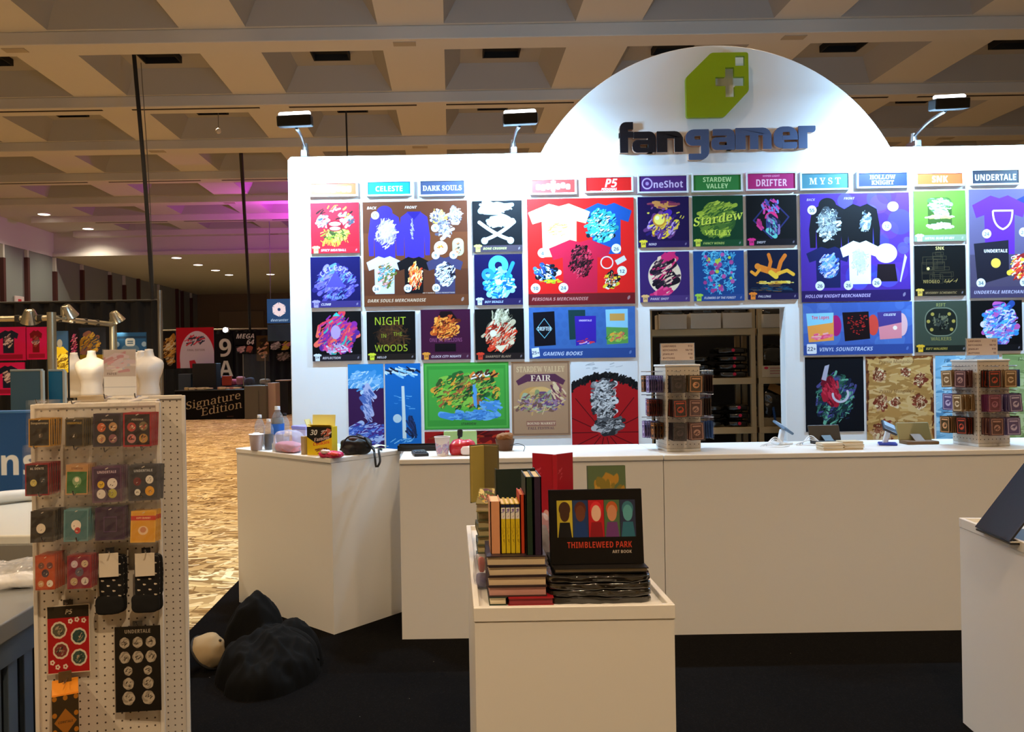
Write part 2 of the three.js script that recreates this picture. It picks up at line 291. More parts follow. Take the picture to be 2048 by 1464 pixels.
// ---------------------------------------------------------------- prints on the stand wall
const FRONT = -WD + .0;
const badge = (c, x, y, r, s) => { disc(c, x, y, r, '#eef2f8'); disc(c, x, y, r * .86, '#dfe5ee'); txt(c, s, x, y + 1, r * 1.05, '#55606c', 'center'); };
const brandMark = (c, x, y, s, col) => { c.save(); c.globalAlpha = .55; poly(c, [[x, y - s], [x + s * .55, y - s], [x + s * .55, y], [x, y + s * .7], [x - s * .6, y + s * .7], [x - s * .6, y - s * .3]], col); c.restore(); };
function caption(c, w, h, bar, icon, price, text, col = '#d8d4dc') {     // bottom strip of a shirt poster
  c.fillStyle = bar; c.fillRect(0, h * .87, w, h * .13);
  tee(c, w * .02, h * .845, w * .17, h * .15, icon); txt(c, price, w * .105, h * .925, h * .06, 'rgba(40,30,30,.75)', 'center');
  txt(c, text, w * .2, h * .935, h * .062, col, 'left', 'sans-serif', 'italic bold', w * .62); brandMark(c, w * .93, h * .94, h * .03, '#b9b4c4');
}
function bigCaption(c, w, h, bar, text, col) { c.fillStyle = bar; c.fillRect(0, h * .895, w, h * .105); txt(c, text, w * .03, h * .945, h * .042, col, 'left', 'sans-serif', 'italic bold', w * .6); brandMark(c, w * .94, h * .945, h * .022, '#c9c2cc'); }
function poster(u0, v0, u1, v1, label, draw, opt = {}) {
  const q = R(u0, v0, u1, v1, WD), k = opt.k ?? 1.9, t = opt.t ?? .012;
  const p = print(Math.round((u1 - u0) * k), Math.round((v1 - v0) * k), opt.edge ?? '#8f8a88', draw);
  return single(opt.name ?? 'wall_poster', label, opt.cat ?? 'poster', printBox(q.w, q.h, t, p), printMat(p, opt.rough ?? .6), [q.x, q.y, FRONT + t / 2 + .001], [0, 0, rr(-.003, .003)], opt.group);
}
const shirt = (bg, bar, icon, price, text, art, col) => (c, w, h) => { c.fillStyle = bg; c.fillRect(0, 0, w, h); art(c, w, h); caption(c, w, h, bar, icon, price, text, col); };

poster(622, 406, 719, 507, 'red square poster at the top of the leftmost column', shirt('#e31c2b', '#b3202e', '#f3d27a', '24', 'SPICY MEATBALL', (c, w, h) => {
  strokes(c, w * .5, h * .2, w * .35, h * .15, 16, ['#f5e13c', '#2a1015', '#ff7a2a', '#e8e8d8'], 20, 6); strokes(c, w * .27, h * .38, w * .12, h * .13, 30, ['#f4f4ee', '#9fd0e0', '#40454f'], 16, 8); strokes(c, w * .74, h * .35, w * .13, h * .13, 30, ['#f4f4ee', '#8ec4dc', '#40454f'], 16, 8);
  strokes(c, w * .5, h * .62, w * .28, h * .13, 60, ['#c8dc50', '#7e9a2c', '#39401c'], 18, 6, .6, 1.2); disc(c, w * .5, h * .46, w * .17, '#7e1420', h * .11); disc(c, w * .5, h * .42, w * .12, '#f8f6ee', h * .04); disc(c, w * .5, h * .51, w * .11, '#f2efe4', h * .035); strokes(c, w * .5, h * .78, w * .28, h * .06, 30, ['#ff9a30', '#ffd23c'], 20, 4, 1.2, .8);
}));
poster(727, 403, 936, 612, 'large brown merchandise poster with two violet hoodies', (c, w, h) => {
  c.fillStyle = '#5a2f1c'; c.fillRect(0, 0, w, h); c.fillStyle = '#6b391f'; c.fillRect(0, h * .3, w, h * .35);
  txt(c, 'BACK', w * .04, h * .06, h * .035, '#c9b9ae', 'left', 'sans-serif', 'italic bold'); txt(c, 'FRONT', w * .4, h * .06, h * .035, '#c9b9ae', 'left', 'sans-serif', 'italic bold');
  tee(c, w * .05, h * .1, w * .32, h * .44, '#3c2ba0', true); disc(c, w * .21, h * .1, w * .075, '#3a2998', h * .06); strokes(c, w * .22, h * .3, w * .1, h * .14, 150, ['#b7a8d4', '#cfc79a', '#8d7cc0', '#d5d0e2'], 12, 3, -.8, .8);
  tee(c, w * .34, h * .1, w * .3, h * .44, '#3d2cae', true); poly(c, [[w * .42, h * .1], [w * .49, h * .18], [w * .56, h * .1]], '#2a1d78'); strokes(c, w * .47, h * .27, w * .018, h * .1, 40, ['#8f83c8', '#b5add8'], 10, 3, 1.4, .4);
  for (const [x, y, a] of [[.72, .16, '#c9a64a'], [.88, .14, '#c7c3d2'], [.78, .28, '#b3b0c8']]) { strokes(c, w * x, h * y, w * .07, h * .08, 60, [a, '#8a8698', '#e6e4ea', '#5a5468'], 14, 6, .4, 1.4); }
  disc(c, w * .74, h * .45, w * .065, '#efece4', h * .065); strokes(c, w * .74, h * .45, w * .025, h * .025, 14, ['#f6b52a', '#e86a20'], 9, 4, 0, 3); c.fillStyle = '#b3a684'; c.beginPath(); c.roundRect(w * .85, h * .36, w * .11, h * .17, w * .05); c.fill(); strokes(c, w * .905, h * .46, w * .03, h * .05, 30, ['#39352f', '#e2622c', '#d9cfae'], 8, 3);
  tee(c, w * .03, h * .52, w * .34, h * .36, '#c9d3f4'); strokes(c, w * .22, h * .7, w * .075, h * .12, 110, ['#4d9cd8', '#7b5a2a', '#e59a9a', '#5d6b2c', '#efd9d0'], 13, 5);
  tee(c, w * .32, h * .53, w * .32, h * .35, '#120d10'); strokes(c, w * .49, h * .72, w * .065, h * .12, 120, ['#f26a1e', '#f9c46a', '#c8341c', '#fbe7b8'], 16, 4, -1.3, .5);
  tee(c, w * .6, h * .53, w * .35, h * .36, '#3f3a5c'); strokes(c, w * .78, h * .7, w * .08, h * .11, 120, ['#d8dce8', '#a7acc4', '#1b1826', '#f2f4f8'], 14, 5);
  [[.12, .13, '55'], [.69, .26, '9'], [.69, .52, '9'], [.86, .52, '9'], [.12, .83, '24'], [.42, .83, '24'], [.69, .83, '24']].forEach(([x, y, s]) => badge(c, w * x, h * y, w * .038, s));
  txt(c, 'ART © BANDAI NAMCO FROMSOFTWARE', w * .56, h * .878, h * .016, '#c8b8a8'); bigCaption(c, w, h, '#6a3a20', 'DARK SOULS MERCHANDISE', '#d2b9a0');
}, { k: 2.2 });
poster(945, 402, 1044, 504, 'black square poster with white crossed blades, above the blue swan', shirt('#0d0e12', '#453a46', '#d9dc6a', '24', 'BONE CRUSHER', (c, w, h) => {
  strokes(c, w * .48, h * .14, w * .26, h * .09, 50, ['#f0f4f6', '#cfdbe2', '#8fa2ae'], 26, 9, .1, .4); strokes(c, w * .55, h * .42, w * .2, h * .1, 60, ['#e6eef2', '#8898a4', '#c8d6de'], 20, 7, .1, .5);
  c.lineCap = 'round'; for (const [x0, y0, x1, y1] of [[.14, .42, .74, .76], [.84, .42, .24, .76]]) { c.strokeStyle = '#dbe6ec'; c.lineWidth = w * .07; c.beginPath(); c.moveTo(w * x0, h * y0); c.quadraticCurveTo(w * .5 + (x1 - .5) * -20, h * .68, w * x1, h * y1); c.stroke(); } disc(c, w * .24, h * .78, w * .07, '#b9c8d0'); disc(c, w * .76, h * .78, w * .07, '#b9c8d0');
}, '#c4cc78'));
poster(622, 514, 721, 615, 'navy square poster with violet round lettering', shirt('#14104e', '#3a2f72', '#9d93e0', '24', 'CLIMB', (c, w, h) => {
  strokes(c, w * .5, h * .52, w * .38, h * .34, 170, ['#6a5fc0', '#4b419c', '#8c80d8', '#2a2370', '#5c8ac8'], 22, 7, -.7, .4); c.save(); c.translate(w * .5, h * .55); 'CELESTE'.split('').forEach((s, i) => { c.save(); c.rotate((i - 3) * .3); txt(c, s, 0, -h * .33, h * .14, '#a79cf0', 'center'); c.restore(); }); 'DREAMER'.split('').forEach((s, i) => { c.save(); c.rotate(-(i - 3) * .2); txt(c, s, 0, h * .27, h * .08, '#7a9ad8', 'center'); c.restore(); }); c.restore(); poly(c, [[w * .3, h * .6], [w * .5, h * .28], [w * .7, h * .6]], '#4f46a4');
}));
poster(949, 509, 1045, 610, 'navy square poster with a glowing blue swan shape', shirt('#120c44', '#2c2150', '#d9ecf6', '24', 'BOY BEAGLE', (c, w, h) => {
  strokes(c, w * .5, h * .6, w * .26, h * .24, 140, ['#1684e0', '#39b8f4', '#8fe0fa', '#1560c0', '#d0f4ff'], 24, 9, -.5, .8); c.lineCap = 'round'; c.strokeStyle = '#48c0f2'; c.lineWidth = w * .13; c.beginPath(); c.arc(w * .5, h * .22, w * .14, 2.6, 6.6); c.stroke(); c.strokeStyle = '#2a8ade'; c.lineWidth = w * .08; c.beginPath(); c.arc(w * .28, h * .4, w * .09, 2, 7); c.stroke(); c.beginPath(); c.moveTo(w * .68, h * .44); c.lineTo(w * .8, h * .18); c.stroke(); disc(c, w * .5, h * .55, w * .07, '#d9f4fc', h * .06);
}, '#b9cfe4'));
poster(625, 623, 723, 722, 'black square poster with coral and violet figure shape, bottom left', shirt('#08080b', '#242028', '#d6e6f2', '24', 'REFLECTION', (c, w, h) => {
  strokes(c, w * .5, h * .45, w * .38, h * .36, 150, ['#e0404e', '#8a2a9a', '#c93a78', '#30b0a8', '#5a2a90', '#f06a5a'], 24, 9, -.9, .5); disc(c, w * .48, h * .42, w * .1, '#b29ad0', h * .14); strokes(c, w * .5, h * .76, w * .26, h * .07, 40, ['#cfc4e4', '#b0a0d0', '#e0468a'], 24, 7, .5, 1); poly(c, [[w * .42, h * .1], [w * .5, h * .02], [w * .58, h * .1]], '#3ac0b8');
}));
poster(734, 623, 831, 720, 'black square poster with thin yellow-green lettering', shirt('#0a0807', '#221a16', '#d8e23a', '24', 'HELLO', (c, w, h) => {
  strokes(c, w * .5, h * .48, w * .34, h * .28, 100, ['#3c2416', '#5a3a1c', '#4a2c12', '#2c1c10'], 26, 3, .2, 1.6); txt(c, 'NIGHT', w * .48, h * .2, h * .22, '#a9bc2e', 'center', 'sans-serif', ''); txt(c, 'IN', w * .35, h * .5, h * .11, '#8fa028', 'center', 'sans-serif', ''); txt(c, 'THE', w * .64, h * .47, h * .11, '#8fa028', 'center', 'sans-serif', ''); txt(c, 'WOODS', w * .5, h * .76, h * .19, '#a9bc2e', 'center', 'sans-serif', '');
}));
poster(842, 619, 941, 719, 'maroon square poster with orange shape beneath the brown poster', shirt('#3e1030', '#4a2038', '#e89a3a', '24', 'CLOCK CITY NIGHTS', (c, w, h) => {
  poly(c, [[w * .34, h * .2], [w * .4, h * .04], [w * .62, h * .04], [w * .74, h * .2]], '#18080c'); strokes(c, w * .5, h * .38, w * .26, h * .2, 140, ['#e07a28', '#f2a444', '#b8481c', '#5c2010'], 20, 7, -.6, .8); c.fillStyle = '#10060c'; c.fillRect(w * .28, h * .68, w * .42, h * .16); txt(c, 'ONE IN MILLIONS', w * .5, h * .61, h * .11, '#8a4a70', 'center', 'sans-serif', 'bold', w * .66);
}));
poster(950, 618, 1048, 719, 'black square poster with red and bone-white brush shapes', shirt('#070707', '#231a1a', '#d8402a', '24', 'SHARPEST BLADE', (c, w, h) => {
  strokes(c, w * .52, h * .5, w * .3, h * .34, 120, ['#d83a22', '#8a2014', '#e8d8b8', '#f06040', '#c8b898'], 26, 8, -.8, .4); strokes(c, w * .55, h * .16, w * .2, h * .14, 70, ['#c8c0a0', '#8a8468', '#e4dcc0'], 20, 3, -1.1, .7); poly(c, [[w * .4, h * .74], [w * .66, h * .7], [w * .52, h * .86]], '#efe2c4'); disc(c, w * .37, h * .48, w * .07, '#f0e8d4');
}, '#b3987c'));
poster(1055, 397, 1268, 609, 'large red merchandise poster with three shirts', (c, w, h) => {
  c.fillStyle = '#da1f1c'; c.fillRect(0, 0, w, h);
  tee(c, w * .5, h * .05, w * .48, h * .48, '#1d4fa0'); strokes(c, w * .7, h * .26, w * .13, h * .15, 170, ['#38b0d8', '#14222e', '#5ad8e0', '#2a8f9a', '#d8f0f8'], 20, 7, -.6, .8);
  tee(c, w * .01, h * .05, w * .58, h * .5, '#f9e2a2'); strokes(c, w * .3, h * .3, w * .1, h * .07, 24, ['#e2b040', '#d89a34', '#c88830'], 22, 3, -.3, .3);
  tee(c, w * .2, h * .39, w * .58, h * .5, '#c21d3e'); strokes(c, w * .5, h * .6, w * .1, h * .15, 190, ['#1c0a10', '#2c0e16', '#b01838', '#0e0608', '#d84860'], 18, 4, -.8, .7);
  strokes(c, w * .17, h * .7, w * .1, h * .08, 60, ['#2a4a8c', '#e8eef4', '#10141c', '#4a8ad0'], 18, 9, .3, 1); strokes(c, w * .22, h * .78, w * .1, h * .02, 16, ['#e0e02c', '#a8c020'], 18, 6, -.2, .3);
  c.strokeStyle = '#d8cfd0'; c.lineWidth = w * .012; c.beginPath(); c.arc(w * .74, h * .61, w * .055, 0, 6.3); c.stroke(); c.save(); c.translate(w * .87, h * .59); c.rotate(-.5); c.fillStyle = '#cfcfd2'; c.fillRect(-w * .05, -h * .025, w * .1, h * .05); c.restore(); strokes(c, w * .78, h * .78, w * .07, h * .07, 60, ['#14161c', '#e4e8ee', '#c82028', '#e0c030'], 14, 6, -.6, .9);
  [[.14, .51, '4'], [.83, .48, '26'], [.88, .69, '12'], [.07, .84, '10'], [.33, .84, '24']].forEach(([x, y, s]) => badge(c, w * x, h * y, w * .045, s)); bigCaption(c, w, h, '#6c1a1e', 'PERSONA 5 MERCHANDISE', '#c08a86');
}, { k: 2.2 });
poster(1275, 394, 1377, 495, 'dark purple square poster with yellow orb below the round-lettered sign', shirt('#1e1044', '#2a1a52', '#e6d23c', '24', 'NIKO', (c, w, h) => {
  strokes(c, w * .5, h * .16, w * .26, h * .06, 30, ['#5a1a4c', '#8a3c50', '#c88a4a'], 34, 9, .05, .2); strokes(c, w * .5, h * .58, w * .28, h * .22, 90, ['#4a2aa8', '#6a3a78', '#a8683c', '#e8c83c', '#2a1a68', '#b898d0'], 24, 9, -.9, .5); disc(c, w * .42, h * .46, w * .13, '#c88a30'); disc(c, w * .42, h * .45, w * .105, '#f4e668'); disc(c, w * .38, h * .42, w * .04, '#fcf8c0'); strokes(c, w * .5, h * .42, w * .42, h * .26, 14, ['#e8d84c', '#7a4a8a'], 10, 7);
}));
poster(1384, 392, 1485, 493, 'dark green square poster with lime script lettering', shirt('#0e3a22', '#1a4a2a', '#d0dc4c', '24', 'FANCY WINDS', (c, w, h) => {
  strokes(c, w * .5, h * .47, w * .37, h * .38, 130, ['#9db53a', '#6e9030', '#b8cc48', '#2c5a28', '#476e2a'], 22, 6, -.5, .3); c.save(); c.translate(w * .5, h * .47); c.rotate(-.14); txt(c, 'Stardew', 0, 0, h * .24, '#123a1e', 'center', 'serif', 'italic bold'); txt(c, 'Stardew', -2, -3, h * .235, '#d4e052', 'center', 'serif', 'italic bold'); c.restore(); txt(c, 'VALLEY', w * .5, h * .73, h * .13, '#cada4c', 'center', 'serif', 'bold');
}, '#bccc6a'));
poster(1491, 391, 1592, 491, 'black square poster with magenta hood and blue diamond', shirt('#050407', '#151018', '#e0308a', '24', 'DRIFT', (c, w, h) => {
  c.strokeStyle = '#2c2f6c'; c.lineWidth = w * .03; c.strokeRect(0, 0, 0, 0); c.beginPath(); c.moveTo(w * .5, h * .08); c.lineTo(w * .84, h * .44); c.lineTo(w * .5, h * .86); c.lineTo(w * .15, h * .5); c.closePath(); c.stroke(); strokes(c, w * .5, h * .22, w * .2, h * .14, 22, ['#d0409a', '#4a4a9c', '#7a88d0'], 14, 9, 1, .8); c.fillStyle = '#e4307e'; c.beginPath(); c.arc(w * .5, h * .46, w * .13, 3.1, 6.4); c.fill(); strokes(c, w * .52, h * .62, w * .1, h * .16, 50, ['#2c3a7a', '#16183c', '#6ac8c0', '#8a6aa8'], 22, 7, 1.1, .5); strokes(c, w * .26, h * .58, w * .05, h * .08, 12, ['#d83a8a', '#b02a70'], 18, 8, 1.2, .4);
}));
poster(1279, 504, 1378, 604, 'violet square poster with pale moon disc and pink shapes', shirt('#3a2468', '#4a3678', '#e2b878', '26', 'PANIC SHOT', (c, w, h) => {
  disc(c, w * .5, h * .48, w * .33, '#ecd9bc', h * .36); strokes(c, w * .52, h * .4, w * .26, h * .3, 80, ['#2a1c30', '#d8306c', '#4a3440', '#e8c8b0', '#1c1420'], 26, 9, -.6, .4); strokes(c, w * .42, h * .8, w * .2, h * .07, 24, ['#d02a70', '#e8508a'], 30, 10, -.4, .3); strokes(c, w * .58, h * .1, w * .14, h * .06, 16, ['#d02a70'], 26, 10, -.5, .3);
}));
poster(1386, 502, 1487, 602, 'blue square poster of scattered flowers', shirt('#1d4488', '#2a4a90', '#a8d84c', '26', 'FLOWERS OF THE FOREST', (c, w, h) => {
  for (let i = 0; i < 150; i++) { const x = w * rr(.2, .8), y = h * rr(.04, .84); strokes(c, x, y, 5, 5, 2, ['#3a9ad0', '#58b8e0', '#2a78b8', '#6ac8e8'], 15, 5, -.5, 1.4); } for (let i = 0; i < 34; i++) disc(c, w * rr(.22, .78), h * rr(.06, .82), w * rr(.02, .045), ['#b04a98', '#a8408c', '#b8d04c', '#c05aa8'][i % 4]);
}));
poster(1494, 500, 1595, 599, 'dark navy square poster of an orange falling figure', shirt('#0c1230', '#241c48', '#f08a30', '26', 'FALLING', (c, w, h) => {
  c.lineCap = 'round'; c.lineJoin = 'round'; const L = (pts, col, lw) => { c.strokeStyle = col; c.lineWidth = w * lw; c.beginPath(); pts.forEach(([x, y], i) => i ? c.lineTo(w * x, h * y) : c.moveTo(w * x, h * y)); c.stroke(); };
  L([[.24, .36], [.42, .42], [.6, .46]], '#e8862a', .13); L([[.42, .4], [.46, .24], [.42, .1]], '#e07a24', .07); L([[.6, .44], [.66, .24], [.74, .12]], '#e07a24', .08); L([[.6, .48], [.78, .42], [.9, .5]], '#f0b434', .07); L([[.24, .4], [.16, .5], [.08, .44]], '#f0a030', .06); L([[.46, .46], [.56, .54]], '#f4c83c', .1); disc(c, w * .2, h * .33, w * .06, '#e88a2c'); strokes(c, w * .52, h * .66, w * .34, h * .03, 40, ['#e8c040', '#b87c2c', '#f4e47c'], 30, 4, 0, .1); strokes(c, w * .5, h * .78, w * .4, h * .06, 40, ['#143a58', '#1c4a68', '#6a4a2c'], 30, 3, 0, .1);
}));
poster(1600, 387, 1818, 603, 'large purple merchandise poster with black hoodies and two shirts', (c, w, h) => {
  c.fillStyle = '#4a2a98'; c.fillRect(0, 0, w, h); c.globalAlpha = .35; for (let i = 0; i < 40; i++) disc(c, w * rr(.3, 1), h * rr(0, .85), w * rr(.02, .12), ['#3a5ad0', '#6a3ab8', '#3a1c80', '#5a7ae0'][i % 4]); c.globalAlpha = 1;
  txt(c, 'BACK', w * .06, h * .055, h * .03, '#b8a8e0', 'left', 'sans-serif', 'italic bold'); txt(c, 'FRONT', w * .4, h * .05, h * .03, '#b8a8e0', 'left', 'sans-serif', 'italic bold');
  tee(c, w * .08, h * .1, w * .36, h * .42, '#0d0c12', true); disc(c, w * .25, h * .11, w * .08, '#0b0a10', h * .07); strokes(c, w * .26, h * .28, w * .1, h * .15, 150, ['#a8b4b4', '#6a7478', '#d8e0e0', '#48505a'], 16, 4, -1, 1.4);
  tee(c, w * .37, h * .1, w * .36, h * .42, '#0b0a0e', true); strokes(c, w * .6, h * .26, w * .05, h * .1, 60, ['#9ab0b8', '#d4dee0', '#5a6a78'], 12, 4, -1, 1);
  for (const [x, y, s] of [[.85, .13, .05], [.78, .56, .1]]) { disc(c, w * x, h * y, w * s, '#f1f2f4', h * s * .9); }                         // plain white round toy heads
  poly(c, [[w * .7, h * .66], [w * .86, h * .66], [w * .88, h * .82], [w * .69, h * .82]], '#1c1016');
  tee(c, w * .05, h * .49, w * .4, h * .38, '#171a52'); strokes(c, w * .26, h * .67, w * .09, h * .11, 110, ['#58a0e0', '#a8b8f0', '#3858b0', '#d8c8f8'], 14, 5);
  tee(c, w * .36, h * .44, w * .36, h * .4, '#eceff4'); strokes(c, w * .54, h * .63, w * .08, h * .12, 120, ['#c8ccd4', '#a8acb8', '#dfe2e8'], 14, 2, -1, 1.2); poly(c, [[w * .95, h * .57], [w * .97, h * .6], [w * .91, h * .83], [w * .9, h * .82]], '#c8c8d4');
  [[.11, .15, '55'], [.79, .31, '12'], [.17, .85, '26'], [.43, .85, '26'], [.69, .83, '26']].forEach(([x, y, s]) => badge(c, w * x, h * y, w * .042, s)); bigCaption(c, w, h, '#2a1858', 'HOLLOW KNIGHT MERCHANDISE', '#c2b2e0');
}, { k: 2.2 });
poster(1826, 382, 1929, 483, 'olive green square poster with pale emblem, top of the right columns', shirt('#5a7a2c', '#7c8a70', '#f4f6ee', '26', 'METAL SLUG SV-001', (c, w, h) => {
  c.fillStyle = '#35501e'; c.beginPath(); c.roundRect(w * .27, h * .14, w * .46, h * .62, w * .1); c.fill(); strokes(c, w * .5, h * .32, w * .2, h * .16, 90, ['#cfe0c8', '#8aa890', '#f2f6ec', '#4a6a3a'], 18, 7, .1, .5); strokes(c, w * .5, h * .52, w * .22, h * .03, 24, ['#f8f4c8', '#ffffff', '#e8d060'], 30, 9, 0, .1); strokes(c, w * .5, h * .7, w * .24, h * .06, 30, ['#dfe8d4', '#b8c8a8'], 24, 8, .2, .3);
}));
poster(1827, 491, 1929, 592, 'black square poster with fine gold line drawing', shirt('#080706', '#201810', '#d8b04c', '26', 'MVS0001 SCHEMATIC', (c, w, h) => {
  txt(c, 'SNK', w * .5, h * .06, h * .09, '#d0b470', 'center'); c.strokeStyle = '#3a3220'; c.lineWidth = 2; for (let i = 0; i < 16; i++) c.strokeRect(w * rr(.14, .5), h * rr(.12, .6), w * rr(.08, .4), h * rr(.04, .22)); disc(c, w * .27, h * .46, w * .03, '#e8c878'); txt(c, 'NEOGEO', w * .33, h * .72, h * .08, '#a08448', 'center'); strokes(c, w * .7, h * .7, w * .12, h * .03, 10, ['#a08448'], 12, 3);
}, '#a08458'));
poster(1828, 602, 1932, 704, 'grey-green square poster with dark badge outline', shirt('#3c463a', '#1c201a', '#e8b830', '26', 'RIFT WALKERS', (c, w, h) => {
  txt(c, 'RIFT', w * .5, h * .08, h * .09, '#8a8a50', 'center', 'sans-serif', 'bold'); c.strokeStyle = '#747c68'; c.lineWidth = 4; c.fillStyle = '#1a1e18'; c.beginPath(); c.roundRect(w * .2, h * .14, w * .6, h * .54, w * .22); c.fill(); c.stroke(); for (const [x, y] of [[.34, .26], [.66, .26], [.26, .4], [.74, .4], [.32, .56], [.7, .56]]) disc(c, w * x, h * y, w * .035, '#a89444'); strokes(c, w * .5, h * .42, w * .14, h * .14, 40, ['#3c4038', '#6a6a50', '#0c0e0c'], 16, 7, -1, 1); txt(c, 'WALKERS', w * .5, h * .74, h * .09, '#8a8448', 'center');
}, '#b8a040'));
poster(1940, 601, 2042, 702, 'black square poster with a tall heap of blue and pink strokes', shirt('#060608', '#101014', '#c8d0e0', '26', 'STORY', (c, w, h) => { strokes(c, w * .56, h * .46, w * .3, h * .4, 190, ['#3a8ad8', '#8a7ad8', '#c05ab0', '#b8c8f0', '#2a4a9c', '#58b8e8', '#e0d8f8'], 24, 10, -.4, .8); }));
poster(1937, 378, 2153, 595, 'large grey-violet merchandise poster cut by the right frame edge', (c, w, h) => {
  c.fillStyle = '#5a5070'; c.fillRect(0, 0, w, h); c.fillStyle = '#4a4058'; c.fillRect(0, h * .6, w, h * .3); tee(c, w * .4, h * .04, w * .5, h * .5, '#24308c'); tee(c, w * .03, h * .06, w * .5, h * .54, '#5a24b0'); c.strokeStyle = '#f0ecf8'; c.lineWidth = 7; c.beginPath(); c.moveTo(w * .22, h * .2); c.lineTo(w * .4, h * .2); c.quadraticCurveTo(w * .4, h * .34, w * .31, h * .37); c.quadraticCurveTo(w * .22, h * .34, w * .22, h * .2); c.stroke();
  poly(c, [[w * .04, h * .5], [w * .36, h * .47], [w * .36, h * .8], [w * .07, h * .88]], '#1c1824'); txt(c, 'UNDERTALE', w * .24, h * .57, h * .04, '#f0f0f4', 'center', 'sans-serif', 'bold', w * .22); disc(c, w * .24, h * .68, w * .045, '#e0b848'); strokes(c, w * .44, h * .72, w * .06, h * .12, 50, ['#d83a2a', '#e8e8ec', '#e8c03a', '#8a1c1c'], 16, 8); strokes(c, w * .75, h * .7, w * .16, h * .12, 50, ['#e8e8ec', '#e8c03a', '#3a3a4a'], 16, 8);
  [[.16, .41, '24'], [.5, .4, '24'], [.1, .86, '34'], [.5, .86, '10']].forEach(([x, y, s]) => badge(c, w * x, h * y, w * .042, s)); bigCaption(c, w, h, '#443a58', 'UNDERTALE MERCHANDISE', '#b8b0c8');
}, { k: 2 });
poster(1058, 614, 1270, 716, 'wide blue poster headed for books, showing four covers', (c, w, h) => {
  c.fillStyle = '#3d68b0'; c.fillRect(0, 0, w, h); c.globalAlpha = .2; for (let i = 0; i < 60; i++) disc(c, (i % 12) * w / 12 + (Math.floor(i / 12) % 2) * w / 24, Math.floor(i / 12) * h * .17, w * .03, '#2c5498'); c.globalAlpha = 1;
  poly(c, [[w * .04, h * .1], [w * .24, h * .08], [w * .25, h * .74], [w * .05, h * .76]], '#0d0a14'); c.strokeStyle = '#6ab8d0'; c.lineWidth = 3; c.beginPath(); c.moveTo(w * .145, h * .22); c.lineTo(w * .215, h * .42); c.lineTo(w * .145, h * .6); c.lineTo(w * .07, h * .42); c.closePath(); c.stroke(); txt(c, 'DRIFTER', w * .145, h * .42, h * .1, '#d8ecf4', 'center', 'sans-serif', 'bold', w * .13);
  poly(c, [[w * .37, h * .06], [w * .53, h * .06], [w * .53, h * .62], [w * .38, h * .64]], '#183c40'); poly(c, [[w * .43, h * .18], [w * .63, h * .18], [w * .63, h * .7], [w * .44, h * .76]], '#3a22a8'); strokes(c, w * .53, h * .68, w * .08, h * .05, 14, ['#d83a4a', '#c8b8f0'], 16, 6, -.2, .3); txt(c, 'UNDERTALE', w * .53, h * .27, h * .05, '#e0d8f8', 'center', 'sans-serif', 'bold', w * .12);
  poly(c, [[w * .72, h * .06], [w * .93, h * .05], [w * .93, h * .72], [w * .73, h * .74]], '#8ac8e8'); poly(c, [[w * .725, h * .4], [w * .93, h * .42], [w * .93, h * .72], [w * .73, h * .74]], '#5a9a4c'); strokes(c, w * .83, h * .6, w * .09, h * .08, 50, ['#8ac850', '#e0a840', '#3a7a3a', '#c85a5a'], 10, 5); c.fillStyle = '#c89a50'; c.fillRect(w * .76, h * .14, w * .14, h * .14);
  c.fillStyle = '#2c4a90'; c.fillRect(0, h * .81, w, h * .19); poly(c, [[w * .02, h * .8], [w * .09, h * .78], [w * .1, h * .95], [w * .03, h * .98]], '#e8eef6'); txt(c, '25+', w * .06, h * .88, h * .09, '#4a5a7c', 'center'); txt(c, 'GAMING BOOKS', w * .125, h * .905, h * .1, '#c8d4ec', 'left', 'sans-serif', 'italic bold', w * .4); brandMark(c, w * .95, h * .9, h * .04, '#8aa8e0');
}, { k: 2.2 });
